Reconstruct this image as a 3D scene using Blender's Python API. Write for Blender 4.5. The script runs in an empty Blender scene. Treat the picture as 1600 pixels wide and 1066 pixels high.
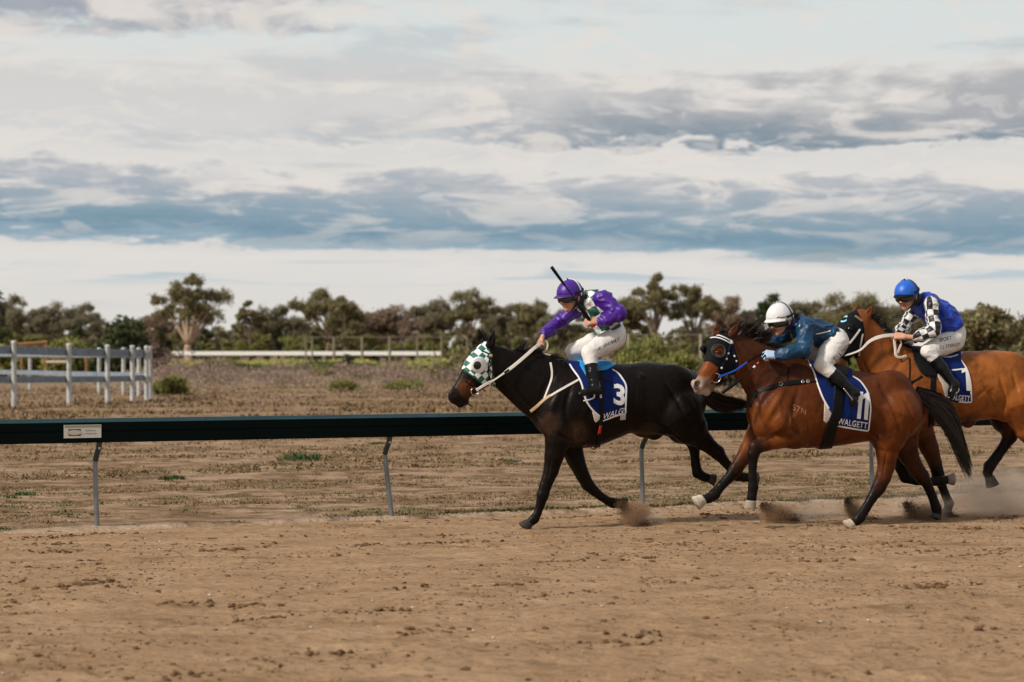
import bpy, bmesh, math, random
import numpy as np
from mathutils import Vector, Matrix
from mathutils.bvhtree import BVHTree
random.seed(7); rng = np.random.default_rng(7)
SC = bpy.context.scene
COL = SC.collection
# ------------------------------------------------------------------ camera
F = 70.0/36.0*1600.0          # focal length in reference pixels
HZ = 545.0                    # horizon row
CZ = 1.75                     # eye height
cam_d = bpy.data.cameras.new('camera'); cam = bpy.data.objects.new('camera', cam_d)
COL.objects.link(cam); cam.location = (0, 0, CZ); cam.rotation_euler = (math.radians(90), 0, 0)
cam_d.lens = 70; cam_d.sensor_width = 36; cam_d.sensor_fit = 'HORIZONTAL'
cam_d.shift_y = 12.0/1600.0; cam_d.clip_start = 0.1; cam_d.clip_end = 6000
cam_d.dof.use_dof = True; cam_d.dof.focus_distance = 19.5; cam_d.dof.aperture_fstop = 2.1
SC.camera = cam
SC.cycles.volume_bounces = 3
# ------------------------------------------------------------------ exposure
SC.view_settings.view_transform = 'Standard'
SC.view_settings.look = 'None'
SC.view_settings.exposure = 0.0
SC.view_settings.gamma = 1.0
SC.view_settings.use_curve_mapping = False
# ------------------------------------------------------------------ node helper
class NT:
    def __init__(s, tree): s.t = tree; s.n = tree.nodes; s.l = tree.links
    def node(s, typ, **kw):
        n = s.n.new(typ)
        for k, v in kw.items(): setattr(n, k, v)
        return n
    def set(s, sock, v):
        if v is None: return
        if isinstance(v, bpy.types.NodeSocket): s.l.new(v, sock)
        else: sock.default_value = v
    def math(s, op, a, b=None, c=None, clamp=False):
        n = s.node('ShaderNodeMath', operation=op); n.use_clamp = clamp
        s.set(n.inputs[0], a)
        if b is not None: s.set(n.inputs[1], b)
        if c is not None: s.set(n.inputs[2], c)
        return n.outputs[0]
    def vmath(s, op, a, b=None):
        n = s.node('ShaderNodeVectorMath', operation=op); s.set(n.inputs[0], a)
        if b is not None: s.set(n.inputs[1], b)
        return n.outputs[0]
    def noise(s, vec, scale, detail=4, rough=0.55, dist=0.0):
        n = s.node('ShaderNodeTexNoise'); s.set(n.inputs['Vector'], vec)
        n.inputs['Scale'].default_value = scale; n.inputs['Detail'].default_value = detail
        n.inputs['Roughness'].default_value = rough; n.inputs['Distortion'].default_value = dist
        return n.outputs[0]
    def ramp(s, fac, stops, interp='LINEAR'):
        n = s.node('ShaderNodeValToRGB'); s.set(n.inputs[0], fac); cr = n.color_ramp
        cr.interpolation = interp
        while len(cr.elements) > 1: cr.elements.remove(cr.elements[-1])
        cr.elements[0].position = stops[0][0]; cr.elements[0].color = col4(stops[0][1])
        for p, c in stops[1:]:
            e = cr.elements.new(p); e.color = col4(c)
        return n.outputs[0]
    def mix(s, fac, a, b, blend='MIX'):
        n = s.node('ShaderNodeMix', data_type='RGBA', blend_type=blend)
        s.set(n.inputs[0], fac)
        s.set(n.inputs[6], col4(a) if isinstance(a, tuple) else a)
        s.set(n.inputs[7], col4(b) if isinstance(b, tuple) else b)
        return n.outputs[2]
    def sstep(s, x, lo, hi):
        n = s.node('ShaderNodeMapRange', interpolation_type='SMOOTHSTEP'); s.set(n.inputs[0], x)
        n.inputs[1].default_value = lo; n.inputs[2].default_value = hi
        return n.outputs[0]
    def combine(s, x, y, z):
        n = s.node('ShaderNodeCombineXYZ')
        for i, v in enumerate((x, y, z)): s.set(n.inputs[i], v)
        return n.outputs[0]
    def sep(s, v):
        n = s.node('ShaderNodeSeparateXYZ'); s.set(n.inputs[0], v); return n.outputs
def col4(c): return (c, c, c, 1) if isinstance(c, (int, float)) else tuple(c[:3])+(1,)
def s2l(r, g, b):
    f = lambda v: (v/255/12.92) if v/255 <= .04045 else ((v/255+.055)/1.055)**2.4
    return (f(r), f(g), f(b))
# ------------------------------------------------------------------ world
SUN_EL, SUN_AZ = math.radians(38), math.radians(-122)   # azimuth clockwise from +Y
world = bpy.data.worlds.new('World'); SC.world = world; world.use_nodes = True
w = NT(world.node_tree); w.n.clear()
def build_world():
    out = w.node('ShaderNodeOutputWorld')
    tc = w.node('ShaderNodeTexCoord').outputs['Generated']
    x, y, z = w.sep(tc)
    az = w.math('ARCTAN2', x, y)
    el = w.math('ARCSINE', z)
    sky = w.node('ShaderNodeTexSky', sky_type='NISHITA', sun_disc=False)
    sky.sun_elevation = SUN_EL; sky.sun_rotation = SUN_AZ; sky.air_density = 1.2; sky.dust_density = 2.0
    skyc = w.vmath('SCALE', sky.outputs[0]); skyc.node.inputs['Scale'].default_value = 0.10
    # cloud deck seen edge-on: features flatten towards the horizon
    elc = w.math('ADD', w.math('MAXIMUM', el, 0.0), 0.035); v = w.math('LOGARITHM', elc, 2.718)
    def field(sa, sv, off, det=7, rough=.56, dist=.4): return w.noise(w.combine(w.math('MULTIPLY', az, sa), w.math('MULTIPLY', v, sv), off), 1.0, det, rough, dist)
    n1 = field(6.0, 3.0, 0.3); n2 = field(17.0, 8.0, 4.7, 7, .58, .6); n3 = field(44.0, 19.0, 9.1, 6, .6, .6); n5 = field(9.0, 9.0, 21.3, 7, .55, .5)
    dv = lambda n, k: w.math('MULTIPLY', w.math('SUBTRACT', n, 0.5), k)
    e2 = w.math('ADD', el, w.math('MULTIPLY', az, 0.014))
    lowk = w.math('ADD', .35, w.math('MULTIPLY', .65, w.sstep(el, .03, .10)))      # bands nearer the horizon bend less
    warp = w.math('ADD', w.math('ADD', dv(n1, .028), dv(n2, .036)), dv(n3, .022)); e2 = w.math('ADD', e2, w.math('MULTIPLY', warp, lowk))
    W = (0.80, 0.77, 0.735); G = (0.64, 0.63, 0.625); B = (0.205, 0.330, 0.425); L = (0.735, 0.785, 0.775); M = (0.42, 0.475, 0.525)
    k = 1/0.20
    band = w.ramp(w.math('MULTIPLY', e2, k), [(0.0, (0.76, 0.735, 0.69)), (.030*k, (0.77, 0.75, 0.715)), (.0435*k, W), (.0480*k, (0.74, 0.72, 0.70)), (.0500*k, (0.34, 0.46, 0.545)), (.056*k, B),
        (.066*k, (0.29, 0.395, 0.475)), (.076*k, M), (.082*k, (.56, .57, .59)), (.087*k, W), (.096*k, (0.74, 0.73, 0.71)), (.099*k, W), (.1035*k, (0.70, 0.70, 0.70)),
        (.112*k, (0.72, 0.705, 0.69)), (.124*k, (0.70, 0.69, 0.675)), (.136*k, W), (.150*k, L), (.172*k, L), (.19*k, (0.62, 0.63, 0.65)), (1.0, (0.58, 0.59, 0.61))])
    # heavier grey bank with a flat base, thick towards the right and trailing off to the left
    azn = w.math('ADD', w.math('ADD', az, dv(n1, .50)), dv(n2, .16))
    top = w.math('SUBTRACT', w.math('ADD', e2, dv(n5, .05)), w.math('MULTIPLY', az, .05))
    bank = w.math('MULTIPLY', w.sstep(e2, .0985, .1025), w.math('SUBTRACT', 1.0, w.sstep(top, .112, .136)))
    bank = w.math('MULTIPLY', bank, w.sstep(azn, -0.13, 0.06))
    base_c = w.mix(w.sstep(e2, .100, .122), (0.185, 0.265, 0.335), (0.43, 0.44, 0.465))
    c = w.mix(w.math('MULTIPLY', bank, 0.88), band, base_c)
    # dark corner bank, upper left
    b2 = w.math('MULTIPLY', w.sstep(w.math('ADD', e2, dv(n5, .03)), .152, .161), w.sstep(w.math("MULTIPLY", azn, -1.0), 0.04, 0.13))
    c = w.mix(w.math('MULTIPLY', b2, 0.85), c, w.mix(w.sstep(n2, .42, .60), (0.33, 0.36, 0.43), (0.56, 0.54, 0.55)))
    # blue rifts low down
    rift = w.math('MULTIPLY', w.math('MULTIPLY', w.sstep(el, .030, .036), w.math('SUBTRACT', 1.0, w.sstep(el, .040, .046))), w.sstep(n5, .52, .60))
    c = w.mix(w.math('MULTIPLY', rift, .75), c, (.47, .585, .65))
    # billows: sun-warmed crests and shaded hollows
    up = w.sstep(el, .045, .085)
    c = w.mix(w.math('MULTIPLY', w.math('MULTIPLY', w.sstep(n2, .51, .62), .78), w.math('ADD', .25, w.math('MULTIPLY', up, .75))), c, (0.83, 0.775, 0.725))
    c = w.mix(w.math('MULTIPLY', w.math('MULTIPLY', w.sstep(w.math('SUBTRACT', 1.0, n5), .50, .66), .34), up), c, (0.40, 0.455, 0.515))
    c = w.mix(w.math('MULTIPLY', w.math('MULTIPLY', w.sstep(n3, .53, .63), .36), up), c, (0.82, 0.785, 0.75))
    # higher up: broken cloud, going on as it does in view
    n4 = w.noise(w.combine(w.math('MULTIPLY', az, 2.2), w.math('MULTIPLY', el, 5.0), 2.0), 1.0, 6, .55, .4)
    hi = w.mix(w.sstep(n4, .38, .62), (0.46, 0.49, 0.54), (0.74, 0.72, 0.70))
    c = w.mix(w.sstep(el, .17, .26), c, hi)
    # thin places let the clear sky through
    c = w.mix(w.math('MULTIPLY', w.sstep(n1, .60, .78), 0.28), c, skyc)
    bg = w.node('ShaderNodeBackground'); w.set(bg.inputs[0], c); bg.inputs[1].default_value = 0.93
    w.l.new(bg.outputs[0], out.inputs[0])
build_world()
# ------------------------------------------------------------------ sun (soft, through thin cloud)
sun_d = bpy.data.lights.new('sun', 'SUN'); sun = bpy.data.objects.new('sun', sun_d); COL.objects.link(sun)
sun_d.energy = 4.2; sun_d.angle = math.radians(6); sun_d.color = (1.0, 0.92, 0.80)
sdir = Vector((math.sin(SUN_AZ)*math.cos(SUN_EL), math.cos(SUN_AZ)*math.cos(SUN_EL), math.sin(SUN_EL)))
sun.rotation_euler = sdir.to_track_quat('Z', 'Y').to_euler(); sun.location = (0, 0, 60)
# ------------------------------------------------------------------ materials
def mat(name, base=(.5, .5, .5), rough=.6, spec=.5, metal=0.0, bump=0.0, bscale=60, var=0.0, vscale=8, sheen=0.0, attr=None, coat=0.0, stretch=None):
    m = bpy.data.materials.new(name); m.use_nodes = True
    n = NT(m.node_tree); b = m.node_tree.nodes['Principled BSDF']
    tc = n.node('ShaderNodeTexCoord').outputs['Object']
    if stretch:
        mp = n.node('ShaderNodeMapping'); n.set(mp.inputs[0], tc); mp.inputs['Scale'].default_value = stretch; tcb = mp.outputs[0]
    else: tcb = tc
    c = None
    if attr:
        a = n.node('ShaderNodeAttribute', attribute_name=attr); c = a.outputs['Color']
    if var > 0:
        nz = n.noise(tc, vscale, 6, .6)
        f = n.node('ShaderNodeMapRange'); n.set(f.inputs[0], nz); f.inputs[1].default_value = .3; f.inputs[2].default_value = .7
        f.inputs[3].default_value = 1-var; f.inputs[4].default_value = 1+var
        vm = n.node('ShaderNodeVectorMath', operation='SCALE')
        if c is None: vm.inputs[0].default_value = base[:3]
        else: n.set(vm.inputs[0], c)
        n.set(vm.inputs['Scale'], f.outputs[0]); c = vm.outputs[0]
    if c is None: b.inputs['Base Color'].default_value = col4(base)
    else: n.set(b.inputs['Base Color'], c)
    b.inputs['Roughness'].default_value = rough; b.inputs['Specular IOR Level'].default_value = spec
    b.inputs['Metallic'].default_value = metal
    b.inputs['Sheen Weight'].default_value = sheen; b.inputs['Coat Weight'].default_value = coat
    if bump > 0:
        bn = n.node('ShaderNodeBump'); bn.inputs['Strength'].default_value = 1.0; bn.inputs['Distance'].default_value = bump
        n.set(bn.inputs['Height'], n.noise(tcb, bscale, 5, .6)); n.set(b.inputs['Normal'], bn.outputs[0])
    return m
# ------------------------------------------------------------------ mesh helpers
ROOT = {}
def new_mesh(name, V, Fc, smooth=True):
    V = np.asarray(V, dtype=np.float32)
    me = bpy.data.meshes.new(name)
    if isinstance(Fc, np.ndarray) and Fc.ndim == 2:
        k = Fc.shape[1]; me.vertices.add(len(V)); me.vertices.foreach_set('co', V.ravel())
        me.loops.add(Fc.size); me.loops.foreach_set('vertex_index', Fc.astype(np.int32).ravel())
        me.polygons.add(len(Fc)); me.polygons.foreach_set('loop_start', np.arange(0, Fc.size, k, dtype=np.int32))
        me.polygons.foreach_set('use_smooth', np.full(len(Fc), smooth))
        me.update(calc_edges=True); me.validate()
    else:
        me.from_pydata(V.tolist(), [], [list(f) for f in Fc]); me.update()
        me.polygons.foreach_set('use_smooth', np.full(len(me.polygons), smooth))
    return me
def mk(name, V, Fc, material, parent=None, loc=None, smooth=True, attrs=None):
    """V in world space; children are stored in the frame of their thing"""
    V = np.asarray(V, dtype=np.float64)
    if parent is not None:
        Mi = ROOT[parent]; V = (V - Mi[1]) @ Mi[0]
    elif loc is not None: V = V - np.array(loc)
    me = new_mesh(name, V, Fc, smooth)
    if material: me.materials.append(material)
    if attrs:
        for k, a in attrs.items():
            a = np.asarray(a, dtype=np.float32)
            if a.shape[1] == 4: at = me.attributes.new(k, 'FLOAT_COLOR', 'POINT'); at.data.foreach_set('color', a.ravel())
            else: at = me.attributes.new(k, 'FLOAT_VECTOR', 'POINT'); at.data.foreach_set('vector', a.ravel())
    o = bpy.data.objects.new(name, me); COL.objects.link(o)
    if parent is not None: o.parent = parent; ROOT[o] = ROOT[parent]
    else:
        if loc is not None: o.location = loc
        ROOT[o] = (np.eye(3), np.array(loc if loc is not None else (0, 0, 0), dtype=float))
    return o
def tag(o, label=None, cat=None, group=None, kind=None):
    if label: o['label'] = label
    if cat: o['category'] = cat
    if group: o['group'] = group
    if kind: o['kind'] = kind
    return o
def empty(name, loc, rz=0.0):
    o = bpy.data.objects.new(name, None); COL.objects.link(o); o.location = loc; o.rotation_euler = (0, 0, rz)
    o.empty_display_size = .2
    c, s = math.cos(rz), math.sin(rz)
    ROOT[o] = (np.array([[c, -s, 0], [s, c, 0], [0, 0, 1.]]), np.array(loc, dtype=float))
    return o
class MB:
    def __init__(s): s.v = []; s.f = []
    def add(s, V, Fc):
        o = len(s.v); s.v += [tuple(p) for p in V]; s.f += [tuple(i+o for i in f) for f in Fc]
    def box(s, c, size, R=None):
        h = np.array(size)/2; P = np.array([[x, y, z] for x in (-1, 1) for y in (-1, 1) for z in (-1, 1)])*h
        if R is not None: P = P @ np.asarray(R).T
        s.add(P+np.array(c), [(0, 1, 3, 2), (4, 6, 7, 5), (0, 4, 5, 1), (2, 3, 7, 6), (0, 2, 6, 4), (1, 5, 7, 3)])
    def tube(s, pts, rad, n=8, cap=True):
        pts = np.asarray(pts, float); m = len(pts)
        rad = np.full(m, rad) if np.isscalar(rad) else np.asarray(rad)
        T = np.gradient(pts, axis=0); T /= np.linalg.norm(T, axis=1)[:, None]+1e-9
        up = np.array([0, 0, 1.]) if abs(T[0][2]) < .9 else np.array([0, 1., 0])
        a = np.cross(T[0], up); a /= np.linalg.norm(a); V = []
        for i in range(m):
            a = a - T[i]*np.dot(a, T[i]); a /= np.linalg.norm(a)+1e-9; b = np.cross(T[i], a)
            for k in range(n):
                t = 2*math.pi*k/n; V.append(pts[i]+rad[i]*(math.cos(t)*a+math.sin(t)*b))
        Fc = [(i*n+k, i*n+(k+1) % n, (i+1)*n+(k+1) % n, (i+1)*n+k) for i in range(m-1) for k in range(n)]
        if cap: Fc += [tuple(range(n))[::-1], tuple(range((m-1)*n, m*n))]
        s.add(V, Fc)
    def ribbon(s, pts, nor, width, thick):
        pts = np.asarray(pts, float); nor = np.asarray(nor, float); m = len(pts)
        width = np.full(m, width) if np.isscalar(width) else np.asarray(width)
        T = np.gradient(pts, axis=0); T /= np.linalg.norm(T, axis=1)[:, None]+1e-9
        V = []
        for i in range(m):
            sd = np.cross(T[i], nor[i]); sd /= np.linalg.norm(sd)+1e-9; nn = np.cross(sd, T[i])
            for (x, y) in ((-1, 0), (-.8, 1), (.8, 1), (1, 0)):
                V.append(pts[i]+sd*width[i]/2*x+nn*thick*y)
        Fc = [(i*4+k, i*4+(k+1) % 4, (i+1)*4+(k+1) % 4, (i+1)*4+k) for i in range(m-1) for k in range(4)]
        Fc += [(3, 2, 1, 0), ((m-1)*4, (m-1)*4+1, (m-1)*4+2, (m-1)*4+3)]
        s.add(V, Fc)
    def build(s, name, material, parent=None, loc=None, smooth=False):
        return mk(name, s.v, s.f, material, parent, loc, smooth)
# ------------------------------------------------------------------ pixel <-> place
CAM = np.array([0, 0, CZ])
def ray(px, py): return np.array([(px-800)/F, 1.0, (HZ-py)/F])
def at_depth(px, py, d): return CAM+ray(px, py)*d
def on_ground(px, py, z=0.0):
    r = ray(px, py); return CAM+r*((z-CZ)/r[2])
class Frame:
    """a running horse's own frame: a runs tailwards, l away from the viewer's side, z up"""
    def __init__(s, px, py, l, theta):
        c, sn = math.cos(theta), math.sin(theta)
        s.theta = theta; s.A = np.array([c, sn, 0]); s.N = np.array([-sn, c, 0]); s.R = np.array([[c, -sn, 0], [sn, c, 0], [0, 0, 1.]])
        p = on_ground(px, py); s.O = p - s.N*l; s.O[2] = 0
    def w(s, px, py, l=0.0):
        d = ray(px, py); t = (l+np.dot(s.O-CAM, s.N))/np.dot(d, s.N); return CAM+d*t
    def loc(s, px, py, l=0.0): return (s.w(px, py, l)-s.O) @ s.R
    def m(s, px, py, rpx, l=0.0): return rpx*s.w(px, py, l)[1]/F
    def to_w(s, P): return np.asarray(P) @ s.R.T + s.O
    def to_l(s, P): return (np.asarray(P)-s.O) @ s.R
# ------------------------------------------------------------------ implicit surfaces
class SDF:
    def __init__(s): s.p = []
    def cone(s, a, ra, b, rb, sc=1.0, k=.03, col=None, op='u', n=None):
        s.p.append(dict(t='c', a=np.array(a, float), b=np.array(b, float), ra=ra, rb=rb, s=sc, k=k, col=col, op=op, n=n))
    def ball(s, a, r, sc=1.0, k=.03, col=None, op='u', n=None): s.cone(a, r, np.array(a)+np.array([1e-4, 0, 0]), r, sc, k, col, op, n)
    def group(s, k=.03, ki=.008):
        g = SDF(); g.ki = ki; s.p.append(dict(t='g', g=g, k=k, op='u', col=None)); return g
    def ell(s, c, R, rad, k=.02, col=None, op='u'):
        s.p.append(dict(t='e', c=np.array(c, float), R=np.array(R, float), rad=np.array(rad, float), k=k, col=col, op=op))
    @staticmethod
    def dist(p, X, Y, Z, grow=0.0):
        if p['t'] == 'c':
            a, b = p['a'], p['b']; ba = b-a; l2 = float(ba @ ba)
            t = np.clip(((X-a[0])*ba[0]+(Y-a[1])*ba[1]+(Z-a[2])*ba[2])/l2, 0, 1)
            dx = X-a[0]-t*ba[0]; dy = Y-a[1]-t*ba[1]; dz = Z-a[2]-t*ba[2]
            if p['n'] is None: dy = dy/p['s']
            else:
                c = (dx*p['n'][0]+dy*p['n'][1])*(1/p['s']-1); dx = dx+c*p['n'][0]; dy = dy+c*p['n'][1]
            return np.sqrt(dx*dx+dy*dy+dz*dz)-(p['ra']+(p['rb']-p['ra'])*t)-grow
        c, R, r = p['c'], p['R'], p['rad']; dx, dy, dz = X-c[0], Y-c[1], Z-c[2]; q = 0
        for i in range(3):
            u = (dx*R[i][0]+dy*R[i][1]+dz*R[i][2])/r[i]; q = q+u*u
        return (np.sqrt(q)-1)*r.min()-grow
    @staticmethod
    def bbox(p):
        if p['t'] == 'g':
            B = [SDF.bbox(q) for q in p['g'].p]; return np.min([b[0] for b in B], axis=0), np.max([b[1] for b in B], axis=0)
        if p['t'] == 'c':
            r = max(p['ra'], p['rb']); rr = np.array([r, r*max(p['s'], 1e-3), r])
            return np.minimum(p['a'], p['b'])-rr, np.maximum(p['a'], p['b'])+rr
        r = p['rad'].max(); return p['c']-r, p['c']+r
    def bounds(s, pad=.03):
        B = [s.bbox(p) for p in s.p if p['op'] == 'u']
        return np.min([b[0] for b in B], axis=0)-pad, np.max([b[1] for b in B], axis=0)+pad
    def grid(s, lo, hi, h, grow=0.0):
        n = np.ceil((hi-lo)/h).astype(int)+1
        ax = [(lo[i]+h*np.arange(n[i])).astype(np.float32) for i in range(3)]
        G = np.full(n, .5, np.float32)
        for p in s.p:
            b0, b1 = s.bbox(p); pad = p['k']+2.5*h+grow
            i0 = np.clip(np.floor((b0-pad-lo)/h).astype(int), 0, n); i1 = np.clip(np.ceil((b1+pad-lo)/h).astype(int)+1, 0, n)
            if np.any(i1 <= i0): continue
            sl = tuple(slice(i0[i], i1[i]) for i in range(3))
            X = ax[0][sl[0]][:, None, None]; Y = ax[1][sl[1]][None, :, None]; Z = ax[2][sl[2]][None, None, :]
            if p['t'] == 'g':
                sub = p['g']; d = np.full(G[sl].shape, .5, np.float32); o = np.array([ax[i][sl[i]][0] for i in range(3)]); m = np.array(d.shape)
                for q in sub.p:
                    c0, c1 = s.bbox(q); j0 = np.clip(np.floor((c0-pad-o)/h).astype(int), 0, m); j1 = np.clip(np.ceil((c1+pad-o)/h).astype(int)+1, 0, m)
                    if np.any(j1 <= j0): continue
                    t_ = tuple(slice(j0[i], j1[i]) for i in range(3)); e = s.dist(q, X[t_[0]], Y[:, t_[1]], Z[:, :, t_[2]], grow); dd = d[t_]; hh = np.clip(.5+.5*(dd-e)/sub.ki, 0, 1); d[t_] = dd*(1-hh)+e*hh-sub.ki*hh*(1-hh)
            else: d = s.dist(p, X, Y, Z, grow if p['op'] == 'u' else -grow)
            g = G[sl]; k = p['k']
            if p['op'] == 'u':
                hh = np.clip(.5+.5*(g-d)/k, 0, 1); G[sl] = g*(1-hh)+d*hh-k*hh*(1-hh)
            else:
                hh = np.clip(.5-.5*(g+d)/k, 0, 1); G[sl] = g*(1-hh)-d*hh+k*hh*(1-hh)
        return G, ax
    def colours(s, P, base, sharp=.03):
        P = np.asarray(P, np.float32); W = np.zeros(len(P), np.float32)+1e-6; C = np.tile(np.array(base, np.float32), (len(P), 1))*1e-6
        for p in [q for r in s.p for q in (r['g'].p if r['t'] == 'g' else [r])]:
            if p['op'] != 'u': continue
            b0, b1 = s.bbox(p); pad = sharp*3
            i = np.where(np.all((P > b0-pad) & (P < b1+pad), axis=1))[0]
            if len(i) == 0: continue
            d = s.dist(p, P[i, 0], P[i, 1], P[i, 2]); wt = np.exp(-np.clip(d, -.01, None)/sharp*3)
            c = np.array(base if p['col'] is None else p['col'], np.float32)
            W[i] += wt; C[i] += wt[:, None]*c
        C /= W[:, None]; return np.concatenate([C, np.ones((len(P), 1), np.float32)], axis=1)
def nets(G, lo, h):
    ins = G < 0; c = np.zeros(tuple(n-1 for n in G.shape), np.uint8)
    S = lambda A, i, j, k: A[i:A.shape[0]-1+i, j:A.shape[1]-1+j, k:A.shape[2]-1+k]
    for i in (0, 1):
        for j in (0, 1):
            for k in (0, 1): c += S(ins, i, j, k)
    act = (c > 0) & (c < 8); I = np.argwhere(act); n = len(I)
    acc = np.zeros((n, 3)); cnt = np.zeros(n)
    C = {(i, j, k): G[I[:, 0]+i, I[:, 1]+j, I[:, 2]+k] for i in (0, 1) for j in (0, 1) for k in (0, 1)}
    for q0 in C:
        for d in range(3):
            if q0[d]: continue
            q1 = list(q0); q1[d] = 1; f0, f1 = C[q0], C[tuple(q1)]
            m = (f0 < 0) != (f1 < 0); t = np.where(m, f0/np.where(m, f0-f1, 1), 0)
            P = np.tile(np.array(q0, float), (n, 1)); P[:, d] += t; acc[m] += P[m]; cnt[m] += 1
    V = (I+acc/cnt[:, None])*h+lo
    vid = np.full(c.shape, -1, np.int32); vid[act] = np.arange(n); Fs = []
    for d in range(3):
        a = [slice(None)]*3; b = [slice(None)]*3; a[d] = slice(0, -1); b[d] = slice(1, None)
        s0, s1 = ins[tuple(a)], ins[tuple(b)]; E = np.argwhere(s0 != s1)
        o1, o2 = [x for x in range(3) if x != d]
        E = E[(E[:, o1] > 0) & (E[:, o2] > 0) & (E[:, o1] < G.shape[o1]-1) & (E[:, o2] < G.shape[o2]-1)]
        fl = s0[tuple(E.T)]; q = []
        for (p, r) in ((-1, -1), (0, -1), (0, 0), (-1, 0)):
            X = E.copy(); X[:, o1] += p; X[:, o2] += r; q.append(vid[tuple(X.T)])
        q = np.stack(q, axis=1)
        if d == 1: fl = ~fl
        q[~fl] = q[~fl][:, ::-1]; Fs.append(q)
    return V, np.concatenate(Fs)
def bvh_of(V, Q): return BVHTree.FromPolygons(np.asarray(V).tolist(), np.asarray(Q).tolist())
def hit(px, py, bvh, off=0.0, guess=None):
    d = Vector(ray(px, py)); loc, nor, _, _ = bvh.ray_cast(Vector(CAM), d.normalized())
    if loc is None:
        g = guess if guess is not None else 19.5
        loc, nor, _, _ = bvh.find_nearest(Vector(CAM)+d*g)
    if nor.dot(d) > 0: nor = -nor
    return np.array(loc)+np.array(nor)*off, np.array(nor)
def resample(pts, step):
    pts = np.asarray(pts, float); seg = np.linalg.norm(np.diff(pts, axis=0), axis=1); L = np.concatenate([[0], np.cumsum(seg)])
    n = max(3, int(L[-1]/step)+1); t = np.linspace(0, L[-1], n)
    return np.stack([np.interp(t, L, pts[:, i]) for i in range(pts.shape[1])], axis=1)
def spline(pts, n=8):
    P = np.asarray(pts, float)
    if len(P) < 3: return resample(P, np.linalg.norm(P[-1]-P[0])/n)
    P = np.vstack([2*P[0]-P[1], P, 2*P[-1]-P[-2]]); out = []
    for i in range(1, len(P)-2):
        for t in np.linspace(0, 1, n, endpoint=False):
            a, b, c, d = P[i-1], P[i], P[i+1], P[i+2]
            out.append(.5*((2*b)+(-a+c)*t+(2*a-5*b+4*c-d)*t*t+(-a+3*b-3*c+d)*t**3))
    out.append(P[-2]); return np.array(out)
def vnoise(P, seed=0):
    """smooth value noise, vectorised"""
    P = np.asarray(P, np.float64); i = np.floor(P).astype(np.int64); f = P-i; f = f*f*(3-2*f); r = 0
    D = P.shape[1]
    def hsh(q):
        x = np.full(len(q), seed*7919+13, np.int64)
        for k in range(D): x = (x*1103515245+12345+q[:, k]*(73856093, 19349663, 83492791)[k]) & 0x7fffffff
        x = ((x >> 13) ^ x)*1274126177 & 0x7fffffff
        return ((x >> 8) & 0xffff)/65535.0
    for c in range(2**D):
        b = np.array([(c >> k) & 1 for k in range(D)]); wt = np.prod(np.where(b, f, 1-f), axis=1); r = r+wt*hsh(i+b)
    return r
def fbm(P, oct=4, seed=0, gain=.5):
    r = 0; a = 1; s = 0
    for o in range(oct): r = r+a*vnoise(np.asarray(P)*(2.03**o)+o*17.3, seed+o); s += a; a *= gain
    return r/s
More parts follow.
